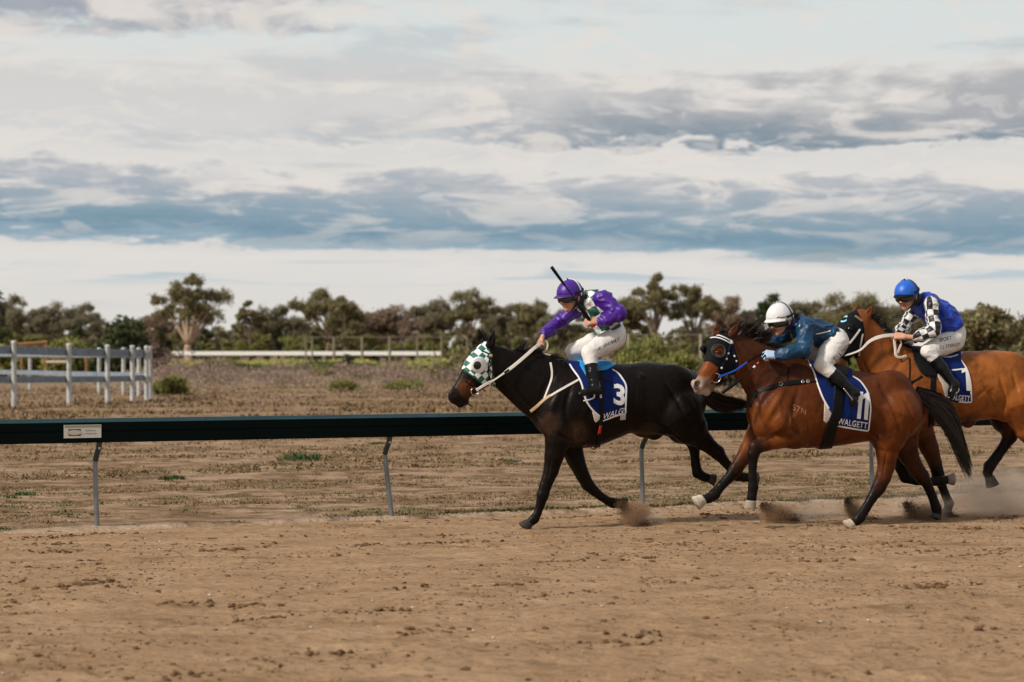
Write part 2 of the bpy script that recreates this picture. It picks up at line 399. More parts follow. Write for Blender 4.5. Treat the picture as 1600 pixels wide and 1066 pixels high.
# ================================================================== the setting
P1 = on_ground(152, 830); P3 = on_ground(1005, 798)
RD = unit_rd = (P3-P1)/np.linalg.norm(P3-P1)          # along the rail, away to the right
RN = np.array([RD[1], -RD[0], 0])                      # towards the track
def rail_uv(X, Y): return (X-P1[0])*RD[0]+(Y-P1[1])*RD[1], (X-P1[0])*RN[0]+(Y-P1[1])*RN[1]
def ground_mat(name, stops, s1, bump=.03, bs=14, rough=.95, stretch=(1, 1, 1), fine=60, spots=None, lip=False, turned=False):
    m = bpy.data.materials.new(name); m.use_nodes = True; n = NT(m.node_tree); b = m.node_tree.nodes['Principled BSDF']
    g = n.node('ShaderNodeNewGeometry').outputs['Position']; mp = n.node('ShaderNodeMapping'); n.set(mp.inputs[0], g); mp.inputs['Scale'].default_value = stretch; mp.inputs['Rotation'].default_value = (0, 0, -math.atan2(RD[1], RD[0])); p = mp.outputs[0]
    a = n.noise(p, s1, 8, .62, .3); c = n.ramp(a, stops); f = n.noise(p, fine, 5, .65)
    c = n.mix(n.math('MULTIPLY', n.sstep(f, .48, .70), .55), c, (.10, .058, .030)); c = n.mix(n.math('MULTIPLY', n.sstep(n.noise(p, fine*2.7, 3, .6), .60, .72), .35), c, (.46, .33, .23))
    if spots:
        q = n.noise(p, spots[0], 4, .55, .2); c = n.mix(n.math('MULTIPLY', n.sstep(q, spots[1], spots[1]+.10), spots[3]), c, spots[2])
    if turned:
        q = n.noise(p, 2.6, 8, .68, .5); c = n.mix(n.math('MULTIPLY', n.sstep(q, .53, .66), .55), c, (.17, .105, .054)); q = n.noise(p, 9.0, 6, .7, .3); c = n.mix(n.math('MULTIPLY', n.sstep(q, .56, .68), .6), c, (.15, .09, .046))
    if lip:
        q = n.noise(p, 3.1, 5, .6, .4); c = n.mix(n.math('MULTIPLY', n.sstep(q, .46, .57), .75), c, (.115, .070, .036)); q2 = n.noise(p, 1.15, 5, .6, .4); c = n.mix(n.math('MULTIPLY', n.sstep(q2, .50, .64), .5), c, (.44, .315, .215))
        a_ = n.node('ShaderNodeAttribute', attribute_name='lip').outputs['Fac']; c = n.mix(n.math('MULTIPLY', a_, n.sstep(n.noise(p, 2.3, 4, .6), .34, .52)), c, (.50, .365, .26))
    gr = n.node('ShaderNodeMapRange'); n.set(gr.inputs[0], n.noise(p, fine*3.5, 6, .7)); gr.inputs[1].default_value = .3; gr.inputs[2].default_value = .7; gr.inputs[3].default_value = .72; gr.inputs[4].default_value = 1.2; sc_ = n.node('ShaderNodeVectorMath', operation='SCALE'); n.set(sc_.inputs[0], c); n.set(sc_.inputs['Scale'], gr.outputs[0]); c = sc_.outputs[0]
    n.set(b.inputs['Base Color'], c); b.inputs['Roughness'].default_value = rough; b.inputs['Specular IOR Level'].default_value = .1
    bn = n.node('ShaderNodeBump'); bn.inputs['Strength'].default_value = 1; bn.inputs['Distance'].default_value = bump
    n.set(bn.inputs['Height'], n.math('ADD', n.noise(p, bs, 8, .65), n.math('MULTIPLY', f, .35))); n.set(b.inputs['Normal'], bn.outputs[0]); return m
M_TRACK = ground_mat('harrowed track dirt', [(.28, (.295, .184, .101)), (.5, (.375, .241, .139)), (.72, (.45, .30, .182))], 2.2, .035, 22, stretch=(.45, 1.25, 1), fine=26, turned=True)
M_INFIELD = ground_mat('dry infield earth', [(.30, (.16, .095, .050)), (.45, (.27, .172, .102)), (.60, (.36, .245, .155)), (.72, (.20, .125, .066))], 1.0, .08, 5, stretch=(.62, 1, 1), fine=9, spots=(1.6, .60, (.135, .105, .052), .6), lip=True)
M_FARFIELD = ground_mat('far paddock', [(.30, (.17, .12, .07)), (.5, (.25, .175, .115)), (.72, (.20, .165, .085))], .07, .3, .6, stretch=(.3, 1, 1), fine=.8, spots=(.10, .55, (.13, .125, .05), .7))
# ---- ground sheets
mk('ground', [(-440, -40, -.06), (440, -40, -.06), (440, 730, -.06), (-440, 730, -.06)], [(0, 1, 2, 3)], M_FARFIELD)['kind'] = 'structure'
def strip_grid(us, vs):
    U, W = np.meshgrid(us, vs, indexing='ij'); X = P1[0]+RD[0]*U+RN[0]*W; Y = P1[1]+RD[1]*U+RN[1]*W; n, m = U.shape
    i = np.arange((n-1)*(m-1)); a = (i//(m-1))*m+i % (m-1); Q = np.stack([a, a+m, a+m+1, a+1], 1); return X.ravel(), Y.ravel(), U.ravel(), W.ravel(), Q
EDGE = .10                                             # the track begins this far in front of the posts
def edge_at(u): return EDGE+.10*(fbm(np.stack([u*.35, u*0], 1), 3, 3)-.5)*2+.05*(fbm(np.stack([u*2.1, u*0], 1), 2, 4)-.5)*2
def track_z(U, W):
    P = np.stack([U, W], 1); d = W-edge_at(U)
    z = .040*(fbm(P*np.array([1.1, 3.0]), 3, 11)-.5)+.045*np.clip(fbm(P*np.array([4, 7]), 3, 12)-.52, 0, 1)+.022*(fbm(P*np.array([13, 17]), 2, 13)-.5)
    g = fbm(P*np.array([.8, 3.1]), 2, 31); z += .05*np.clip(g-.58, 0, 1)
    # harrow and wheel grooves in the near part, running with the track
    near = np.clip((W-7.0)/.6, 0, 1); z += near*.020*np.sin((W+.10*fbm(np.stack([U*.4, W*0], 1), 2, 9))*2*math.pi/.46)*(.6+.8*fbm(np.stack([U*.7, W], 1), 2, 19))
    z -= .05*np.exp(-np.clip(d, 0, None)/.25)*0; return z+.004
us = np.concatenate([np.arange(-40, -5.5, .6), np.arange(-5.5, 12.5, .034), np.arange(12.5, 90, .9)]); vs = np.concatenate([np.arange(-.25, 10.6, .034), np.arange(10.6, 34, .8)])
X, Y, U, W, Q = strip_grid(us, vs); Z = track_z(U, W); d = W-edge_at(U); Z = np.where(d < 0, -.05+.05*np.clip(1+d/.12, 0, 1)*.9, Z)
tag(mk('race_track', np.stack([X, Y, Z], 1), Q, M_TRACK), kind='structure')
def infield_z(U, W):
    P = np.stack([U, W], 1); d = -(W-edge_at(U)); far = np.clip(d/6, 0, 1)
    lip = .045*np.exp(-((d-.12)/.16)**2)*(.5+fbm(np.stack([U*1.3, W*0], 1), 3, 21))
    z = .05*(fbm(P*.35, 3, 22)-.5)*far+.05*(fbm(P*np.array([.9, 1.6]), 4, 23)-.45)*np.clip(d/.8, .25, 1)+.030*(fbm(P*np.array([3.2, 5]), 3, 24)-.5); return z+lip*1.0+.006
us = np.concatenate([np.arange(-70, -7, .7), np.arange(-7, 15, .085), np.arange(15, 34, .25), np.arange(34, 130, 1.2)]); vs = -np.concatenate([np.arange(-.24, 4, .05), np.arange(4, 14, .12), np.arange(14, 70, .45)])[::-1]
X, Y, U, W, Q = strip_grid(us, vs); Z = infield_z(U, W); d = -(W-edge_at(U)); Z = np.where(d < 0, -.05+.05*np.clip(1+d/.10, 0, 1), Z); ed = np.minimum((W-vs.min())/12, 1); Z = Z*ed-.055*(1-ed)
lipv = np.exp(-((-(W-edge_at(U))-.12)/.16)**2); tag(mk('infield', np.stack([X, Y, Z], 1), Q, M_INFIELD, attrs={'lip': np.stack([lipv, lipv, lipv], 1)}), kind='structure')
# ---- clods, fallen crumbs and pale chips on the track
def lumps(P, R, flat, seed, sub=1):
    r = np.random.default_rng(seed); t = (1+5**.5)/2
    bv = np.array([(-1, t, 0), (1, t, 0), (-1, -t, 0), (1, -t, 0), (0, -1, t), (0, 1, t), (0, -1, -t), (0, 1, -t), (t, 0, -1), (t, 0, 1), (-t, 0, -1), (-t, 0, 1)])/1.902
    bf = np.array([(0, 11, 5), (0, 5, 1), (0, 1, 7), (0, 7, 10), (0, 10, 11), (1, 5, 9), (5, 11, 4), (11, 10, 2), (10, 7, 6), (7, 1, 8), (3, 9, 4), (3, 4, 2), (3, 2, 6), (3, 6, 8), (3, 8, 9), (4, 9, 5), (2, 4, 11), (6, 2, 10), (8, 6, 7), (9, 8, 1)])
    n = len(P); V = bv[None]*(.45+1.0*r.random((n, 12, 1)))*np.array(R)[:, None, None]; a = r.random(n)*6.28; c, s_ = np.cos(a)[:, None], np.sin(a)[:, None]; el = 1+.9*r.random((n, 1)); x, y = V[..., 0]*el, V[..., 1]
    V = np.stack([x*c-y*s_, x*s_+y*c, V[..., 2]*flat], 2)+np.array(P)[:, None]; Fc = bf[None]+(np.arange(n)*12)[:, None, None]; return V.reshape(-1, 3), Fc.reshape(-1, 3)
M_CLOD = mat('damp dark clod', (.15, .088, .046), .95, .1, bump=.01, bscale=60, var=.35, vscale=3); M_CRUMB = mat('dirt crumb', (.18, .113, .063), .95, .1, bump=.008, bscale=70, var=.3, vscale=3); M_CHIP = mat('pale chip', (.50, .44, .37), .8, .2)
r_ = np.random.default_rng(41)
def scatter(n, seed, cl):
    r = np.random.default_rng(seed); U = r.uniform(-5.2, 11.5, n); W = r.uniform(.25, 10.4, n); k = fbm(np.stack([U*.9, W*2.3], 1), 3, seed) ; keep = k > cl; return U[keep], W[keep]
def on_track(U, W, dz=0): return np.stack([P1[0]+RD[0]*U+RN[0]*W, P1[1]+RD[1]*U+RN[1]*W, track_z(U, W)+dz], 1)
U, W = scatter(8000, 51, .60); R = .004+.021*r_.random(len(U))**3.6; V, Q = lumps(on_track(U, W, R*.15), R, .6, 1); tag(mk('dirt_clods', V, Q, M_CLOD, smooth=False), kind='stuff')
U, W = scatter(30000, 52, .44); R = .003+.011*r_.random(len(U))**2.6; V, Q = lumps(on_track(U, W, R*.1), R, .6, 2); tag(mk('dirt_crumbs', V, Q, M_CRUMB, smooth=True), kind='stuff')
U, W = scatter(420, 53, .3); R = .004+.007*r_.random(len(U))**2; V, Q = lumps(on_track(U, W, R*.4), R, .6, 3); tag(mk('pale_chips', V, Q, M_CHIP, smooth=True), kind='stuff')
# hoof-thrown heaps: a ragged row of clods each
U0, W0 = scatter(400, 54, .47); HU = np.concatenate([u+r_.normal(size=34)*np.array(.15) for u in U0[:150]]); HW = np.concatenate([w_+r_.normal(size=34)*.05 for w_ in W0[:150]]); R = .003+.021*r_.random(len(HU))**3; V, Q = lumps(on_track(HU, HW, R*.25), R, .7, 4); tag(mk('dirt_heaps', V, Q, M_CLOD, smooth=False), kind='stuff')
# ---- dry grass and weeds of the infield
def blades(P, H, spread, nb, cols, seed, width=.006, lean=.5):
    r = np.random.default_rng(seed); n = len(P)*nb; B = np.repeat(P, nb, 0)+np.concatenate([r.normal(size=(n, 2))*np.repeat(spread, nb)[:, None], np.zeros((n, 1))], 1); h = np.repeat(H, nb)*(.45+.75*r.random(n)); a = r.random(n)*6.28; l = lean*r.random(n)
    D = np.stack([np.cos(a)*l, np.sin(a)*l, np.ones(n)], 1)*h[:, None]; s_ = np.stack([np.cos(a+1.57), np.sin(a+1.57), np.zeros(n)], 1)*width*(.6+.8*r.random((n, 1))); mid = B+D*.55; V = np.stack([B-s_, B+s_, mid+s_*.7, mid-s_*.7, B+D*np.array([1.5, 1.5, .92])], 1).reshape(-1, 3)
    k = np.arange(n)[:, None]*5; F1 = np.concatenate([k+np.array([[0, 1, 2]]), k+np.array([[0, 2, 3]]), k+np.array([[3, 2, 4]])]); C = np.repeat(cols[r.integers(len(cols), size=len(P))], nb, 0)*(.75+.5*r.random((n, 1))); C = np.repeat(C, 5, 0); return V, F1, np.concatenate([C, np.ones((len(C), 1))], 1)
M_GRASS = mat('grass blades', rough=.8, spec=.15, attr='coat')
STRAW = np.array([(.21, .135, .068), (.16, .10, .05), (.25, .17, .09), (.12, .08, .04), (.17, .125, .055)]); OLIVE = np.array([(.10, .11, .035), (.13, .125, .045), (.08, .10, .03), (.16, .14, .06)]); GRN = np.array([(.045, .085, .025), (.06, .10, .03), (.035, .065, .022)])
def inf_pts(n, u0, u1, v0, v1, seed, thr, sc=(.8, 1.8), sd2=60):
    r = np.random.default_rng(seed); U = r.uniform(u0, u1, n); W = -(v0+(v1-v0)*r.random(n)**1.5); k = fbm(np.stack([U*sc[0], W*sc[1]], 1), 3, sd2); m = k > thr; U, W = U[m], W[m]; return np.stack([P1[0]+RD[0]*U+RN[0]*W, P1[1]+RD[1]*U+RN[1]*W, infield_z(U, W)-.004], 1)
def grass(name, P, H, sp, nb, cols, seed, width=.006, lean=.6):
    r = np.random.default_rng(seed); V, Fc, C = blades(P, H*(.6+.8*r.random(len(P))), np.full(len(P), sp), nb, cols, seed, width, lean); return tag(mk(name, V, Fc, M_GRASS, attrs={'coat': C}), kind='stuff')
grass('dry_grass', inf_pts(9000, -6.5, 15, .05, 9, 61, .50, (.5, 1.6)), .030, .08, 14, STRAW, 1, .006, 2.6)
grass('dry_grass', inf_pts(12000, -8, 34, 8, 44, 62, .51, (.28, .9), 63), .045, .12, 10, STRAW, 2, .012, 2.6)
grass('dry_grass', inf_pts(15000, -25, 75, 30, 68, 162, .48, (.25, .6), 163), .11, .20, 8, STRAW, 12, .022, 2.2)
grass('olive_grass', inf_pts(5200, -6.5, 18, .02, 14, 64, .59, (.9, 2.1), 65), .028, .06, 12, OLIVE, 3, .007, 2.4)
r_ = np.random.default_rng(66); Ue = r_.uniform(-6, 14, 1500); Ue = Ue[fbm(np.stack([Ue*.7, Ue*0], 1), 3, 67) > .47]; We = edge_at(Ue)-.10-.22*r_.random(len(Ue))**1.4
grass('verge_grass', np.stack([P1[0]+RD[0]*Ue+RN[0]*We, P1[1]+RD[1]*Ue+RN[1]*We, infield_z(Ue, We)-.004], 1), .035, .05, 11, np.vstack([OLIVE, STRAW[:2]]), 4, .006, 1.2)
for i, (px, py, w_, h_, lab) in enumerate([(470, 718, .42, .12, 'larger green weed clump beyond the black rail'), (455, 713, .16, .06, 'low green weed just left of the larger weed clump'), (590, 694, .2, .05, 'flat green weed close under the rail by the second post'), (270, 748, .18, .06, 'flat green weed left of the larger clump in the dry infield'), (30, 776, .3, .05, 'flat dark green weed at the left edge'), (795, 722, .2, .05, 'flat green weed in front of the black horse')]):
    c = on_ground(px, py); r = np.random.default_rng(70+i); n = 34; P = c+np.concatenate([r.normal(size=(n, 1))*w_*.42, r.normal(size=(n, 1))*w_*.75, np.zeros((n, 1))], 1); u, v = rail_uv(P[:, 0], P[:, 1]); P[:, 2] = infield_z(u, v)-.005
    V, Fc, C = blades(P, h_*(.25+1.0*r.random(n)**2), np.full(n, .028), 9, GRN, 80+i, .010, 1.6); tag(mk('green_weed', V, Fc, M_GRASS, None, tuple(c), attrs={'coat': C}), lab, 'weed', 'green weeds in the infield')
# ---- running rail beside the track
M_RAIL = mat('dark green powder-coated rail', (.0010, .0045, .0042), .45, .06, bump=.0008, bscale=7, var=.25, vscale=3); M_RAILTOP = mat('rail top with painted sky sheen', (.010, .042, .052), .45, .4, var=.25, vscale=3)  # top faces coloured lighter teal to stand for the sky reflected there
M_GALV = mat('galvanised pipe', (.23, .25, .27), .5, .5, metal=.5, bump=.0015, bscale=40, var=.2); M_SLEEVE = mat('dark sleeve', (.03, .045, .045), .5, .4)
R0 = P1.copy(); root = empty('running_rail', tuple(P1)); tag(root, 'long black-green running rail on thin bent grey posts beside the dirt track', 'rail')
prof = [(-.045, .855), (.030, .855), (.036, .862), (.036, .955), (.030, .960), (.030, .966), (.036, .971), (.036, 1.045), (.034, 1.050), (.002, 1.085), (-.045, 1.085)]    # (towards the track, height)
OH = .10
def rail_beam(u0, u1):
    V = []; n = 2; K = len(prof)
    for u in (u0, u1):
        b = P1+RD*u+RN*OH; V += [b+RN*x+np.array([0, 0, z]) for x, z in prof]
    return V, [(k, (k+1) % K, K+(k+1) % K, K+k) for k in range(K)]+[tuple(range(K))[::-1], tuple(range(K, 2*K))]
SP = np.linalg.norm(P3-P1)/2
for i in range(-5, 14):
    V, Fc = rail_beam(i*SP+.35*SP+.001, (i+1)*SP+.35*SP-.001); ro = mk('rail_length', V, Fc, M_RAIL, root, smooth=False); ro.data.materials.append(M_RAILTOP); ro.data.polygons[8].material_index = 1; ro.data.polygons[9].material_index = 1
    j = MB(); b = P1+RD*(i*SP+.35*SP)+RN*(OH+.0355); Rm = np.array([RD, RN, [0, 0, 1]]).T; j.box(b+np.array([0, 0, .908]), (.05, .004, .085), Rm); j.build('joint_plate', M_RAIL, root)
for i in range(-3, 12):
    b = P1+RD*i*SP; t = MB(); P = [b+np.array([0, 0, -.05]), b+np.array([0, 0, .03]), b-RD*.012+np.array([0, 0, .35]), b-RD*.02+np.array([0, 0, .62]), b-RD*.018+RN*.004+np.array([0, 0, .68]), b-RD*.012+RN*.035+np.array([0, 0, .74]), b-RD*.004+RN*.08+np.array([0, 0, .80]), b+RN*.10+np.array([0, 0, .87])]
    if i == 1: P[1:4] = [p+RD*q for p, q in zip(P[1:4], (.06, .03, .01))]; P[0] = P[0]+RD*.065
    P = np.array(P); t.tube(spline(P[:5], 4), .0245, 10); po = t.build('post', M_GALV, root, smooth=True); t = MB(); t.tube(spline(P[4:], 4), .0275, 10); t.build('post_bend', M_SLEEVE, po, smooth=True)
    q = P[6]+RN*.028; t = MB(); t.tube([q+np.array([0, 0, -.012]), q+np.array([0, 0, .012])], .012, 8); t.build('reflector', M_CHIP, po, smooth=True)
# the maker's plate on the rail
c0 = P1+RN*(OH+.0375); u0 = -.17; Rm = np.array([RD, RN, [0, 0, 1]]).T
t = MB(); t.box(c0+RD*u0+np.array([0, 0, .965]), (.355, .006, .125), Rm); sg = t.build('plate', mat('pale plate', (.55, .54, .50), .6, .4, var=.06), root)
M_PBLK = mat('plate black print', (.02, .02, .02), .6, .3); M_PGREY = mat('plate grey print', (.22, .23, .22), .6, .3); M_POLV = mat('plate olive band', (.26, .27, .17), .6, .3)
def plate_quad(name, x0, x1, z0, z1, m, off=.0045):
    o_ = c0+RD*u0+RN*off+np.array([0, 0, .965]); mk(name, [o_+RD*x0+np.array([0, 0, z0]), o_+RD*x1+np.array([0, 0, z0]), o_+RD*x1+np.array([0, 0, z1]), o_+RD*x0+np.array([0, 0, z1])], [(0, 1, 2, 3)], m, sg, smooth=False)
plate_quad('band', -.172, .172, .038, .058, M_POLV); plate_quad('emblem_back', -.135, -.018, -.040, .022, M_PBLK)
o_ = c0+RD*u0+RN*.0065+np.array([0, 0, .965]); E = [o_+RD*(-.078+.072*math.cos(a))+np.array([0, 0, -.009+.024*math.sin(a)]) for a in np.linspace(0, 6.283, 25)[:-1]]; mk('emblem', E, [tuple(range(24))], M_CHIP, sg, smooth=False)
for z, w_ in ((.008, .10), (-.022, .11)):
    x = .025
    r = np.random.default_rng(int(w_*100)); 
    while x < .025+w_: l_ = .008+.012*r.random(); plate_quad('print_mark', x, min(x+l_, .025+w_), z-.005, z+.005, M_PGREY); x += l_+.005
# ---- pale timber yard on the left
M_POSTW = mat('weathered white post', (.44, .45, .44), .85, .15, bump=.006, bscale=16, var=.26, vscale=6, stretch=(1, 1, .2)); M_PLANK = mat('grey blue timber rail', (.19, .22, .26), .8, .2, bump=.004, bscale=14, var=.25, vscale=5)
yard = [(-88, 642, 2.02), (22, 638, 1.99), (108, 634, 1.92), (168, 631.5, 1.88), (207, 629.5, 1.86), (229, 626.5, 1.85), (234.5, 624, 1.84), (217, 618.5, 1.80), (193, 616.5, 1.80), (155, 615.5, 1.79), (47, 610, 1.78), (-60, 607, 1.78)]
yr = empty('yard_fence', tuple(on_ground(120, 625))); tag(yr, 'round yard of pale posts with two grey rails at the left edge', 'fence'); YP = [on_ground(x, y) for x, y, h_ in yard]; cen = np.mean(YP, axis=0)
for (x, y, h_), b in zip(yard, YP):
    t = MB(); h_ = h_; rr = .078; zz = [-.05, .0, h_*.5, h_-.09, h_-.06, h_-.02, h_]; t.tube([b+np.array([0, 0, z]) for z in zz], [rr*1.05, rr*1.04, rr, rr*.97, rr*1.12, rr*1.05, rr*.45], 12); t.build('post', M_POSTW, yr, smooth=True)
for i in range(len(YP)-1):
    a, b = YP[i], YP[i+1]; d_ = (b-a)/np.linalg.norm(b-a); n_ = np.array([d_[1], -d_[0], 0]); 
    if n_ @ (cen-a) < 0: n_ = -n_
    for k, (f_, th) in enumerate(((.86, .24), (.42, .19))):
        za, zb = yard[i][2]*f_, yard[i+1][2]*f_; q = [a+n_*.10+np.array([0, 0, za]), b+n_*.10+np.array([0, 0, zb])]; t = MB(); V = []
        for p in q: V += [p+n_*x+np.array([0, 0, z]) for x, z in ((-.02, -th/2), (.03, -th/2), (.03, th/2-.01), (.02, th/2), (-.012, th/2), (-.02, th/2-.008))]
        t.add(V, [(j, (j+1) % 6, 6+(j+1) % 6, 6+j) for j in range(6)]+[(5, 4, 3, 2, 1, 0), (6, 7, 8, 9, 10, 11)]); t.build('rail', M_PLANK, yr)
# loading ramp behind the yard
M_TIMB = mat('rusty brown timber', (.26, .13, .06), .8, .2, var=.2); M_TIMBP = mat('pale timber', (.52, .44, .36), .8, .2)
lr = empty('loading_ramp', tuple(on_ground(85, 592))); tag(lr, 'low rusty brown and pale timber ramp behind the round yard', 'ramp'); D_ = 3111*1.75/47
def dpt(px, py, dd=0): return at_depth(px, py, D_+dd)
t = MB(); t.tube([dpt(28, 538), dpt(74, 534.5)], .10, 6); t.build('top_rail', M_TIMB, lr); t = MB(); t.tube([dpt(30, 541, 1.5), dpt(74, 537, 1.5)], .06, 6); t.build('top_rail', M_TIMB, lr)
t = MB(); t.tube([dpt(76, 556), dpt(140, 557)], .11, 6); t.build('board', M_TIMBP, lr); t = MB(); t.tube([dpt(72, 566), dpt(104, 566)], .10, 6); t.build('board', M_TIMBP, lr)
for x0, y0, x1, y1 in ((78, 556, 92, 570), (88, 556, 100, 568), (34, 539, 34, 592), (72, 535, 73, 592), (135, 557, 135, 590)): t = MB(); t.tube([dpt(x0, y0), dpt(x1, y1)], .07, 6); t.build('brace', M_TIMB, lr)
# ---- far white rail and tall wire fence
M_FARWHITE = mat('white far rail', (.80, .79, .76), .6, .3)
fw = empty('far_rail', tuple(on_ground(480, 566))); tag(fw, 'long white rail far across the course in front of the trees', 'rail'); D_ = 262.
xs = np.arange(256, 700, 31.)
for a, b in zip(xs[:-1], xs[1:]):
    t = MB(); p, q = at_depth(a, 552.2, D_), at_depth(b, 552.2, D_); t.box((p+q)/2, (np.linalg.norm(q-p)-.01, .12, .52)); t.build('rail_length', M_FARWHITE, fw)
    t = MB(); t.tube([np.array([p[0], p[1]+.1, -.06]), np.array([p[0], p[1]+.1, p[2]])], .05, 6); t.build('post', M_GALV, fw)
M_FARPOST = mat('grey far post', (.20, .165, .12), .85, .2, var=.2); M_FARPOSTW = mat('pale far post', (.30, .26, .20), .8, .2)
ff = empty('tall_fence', tuple(on_ground(560, 568))); tag(ff, 'tall grey post and top rail fence behind the far white rail', 'fence'); D_ = 246.
xs = [478, 488, 522, 566, 609, 652, 690, 730]
for x in xs: p = at_depth(x, 526, D_); t = MB(); t.tube([np.array([p[0], p[1], -.06]), p], .17 if x in (522, 566, 609) else .11, 7); t.build('post', M_FARPOST, ff)
for a, b in zip(xs[1:-1], xs[2:]): t = MB(); t.tube([at_depth(a, 527, D_), at_depth(b, 527, D_)], .045, 5); t.build('top_rail', M_FARPOST, ff)
f2 = empty('paddock_fence', tuple(on_ground(1030, 590))); tag(f2, 'pale post and rail fence seen between the black and bay horses', 'fence'); D_ = 118.
xs = [944, 982, 1030, 1095, 1160, 1225, 1290]
for x in xs: p = at_depth(x, 522, D_); t = MB(); t.tube([np.array([p[0], p[1], -.06]), p], .09, 8); t.build('post', M_FARPOSTW if x in (982, 1030, 1095) else M_FARPOST, f2)
for a, b in zip(xs[:-1], xs[1:]): t = MB(); t.tube([at_depth(a, 523.5, D_), at_depth(b, 523.5, D_)], .025, 5); t.build('top_rail', M_FARPOST, f2)
# ---- trees and bushes
M_LEAF = mat('gum leaves', rough=.6, spec=.25, attr='coat')
def add_translucent(m, f):
    n = NT(m.node_tree); b = m.node_tree.nodes['Principled BSDF']; out = m.node_tree.nodes['Material Output']; a = n.node('ShaderNodeAttribute', attribute_name='coat'); tr = n.node('ShaderNodeBsdfTranslucent'); n.set(tr.inputs[0], a.outputs['Color']); mx = n.node('ShaderNodeMixShader'); mx.inputs[0].default_value = f; n.l.new(b.outputs[0], mx.inputs[1]); n.l.new(tr.outputs[0], mx.inputs[2]); n.l.new(mx.outputs[0], out.inputs[0])
add_translucent(M_LEAF, .45); M_BARK = mat('pale gum bark', (.40, .29, .21), .85, .2, var=.25, vscale=1.2); M_BARKD = mat('grey bark', (.17, .125, .095), .9, .2, var=.25, vscale=1.2)
def leaf_quads(P, size, cols, seed, aspect=.5):
    r = np.random.default_rng(seed); n = len(P); a = r.normal(size=(n, 3)); a /= np.linalg.norm(a, axis=1)[:, None]; b = np.cross(a, r.normal(size=(n, 3))); b /= np.linalg.norm(b, axis=1)[:, None]; s_ = size*(.55+.9*r.random((n, 1)))
    V = np.stack([P-a*s_, P+b*s_*aspect, P+a*s_, P-b*s_*aspect], 1).reshape(-1, 3); Fc = np.arange(4*n).reshape(n, 4); C = cols[r.integers(len(cols), size=n)]*(.75+.8*r.random((n, 1)))*2.0; C = np.repeat(C, 4, 0); return V, Fc, np.concatenate([C, np.ones((len(C), 1))], 1)
LG = dict(olive=np.array([(.096, .086, .040), (.118, .102, .050), (.070, .064, .031), (.135, .115, .062)]), grey=np.array([(.118, .105, .066), (.10, .09, .055), (.085, .076, .046), (.14, .12, .08)]), dark=np.array([(.035, .042, .018), (.045, .05, .022), (.028, .034, .015)]), green=np.array([(.095, .098, .028), (.115, .112, .034), (.07, .08, .024), (.135, .125, .042)]), brown=np.array([(.13, .095, .066), (.11, .08, .055), (.15, .11, .08)]), mauve=np.array([(.115, .082, .068), (.092, .068, .055), (.14, .10, .082)]), yel=np.array([(.19, .19, .045), (.15, .165, .04), (.22, .20, .06)]))
def puff_points(c, rad, n, r):
    d = r.normal(size=(n, 3)); d /= np.linalg.norm(d, axis=1)[:, None]; return c+r.normal(size=(n, 3))*np.array(rad)*.62
def lobes(c, rx, rz, npf, leafn, r, prad):
    """one bough of foliage: small flattened puffs over a low dome"""
    out = []
    for k in range(npf):
        a = r.random()*6.28; q = r.random()**.5; h_ = math.sqrt(max(0, 1-q*q)); p = np.array(c)+np.array([math.cos(a)*rx*q, math.sin(a)*rx*q*.8, rz*(h_*(.3+.7*r.random())-.35)]); rr = prad*(.55+.9*r.random()); out.append(puff_points(p, (rr, rr, rr*.85), max(8, int(leafn*(rr/prad)**2)), r))
    return out
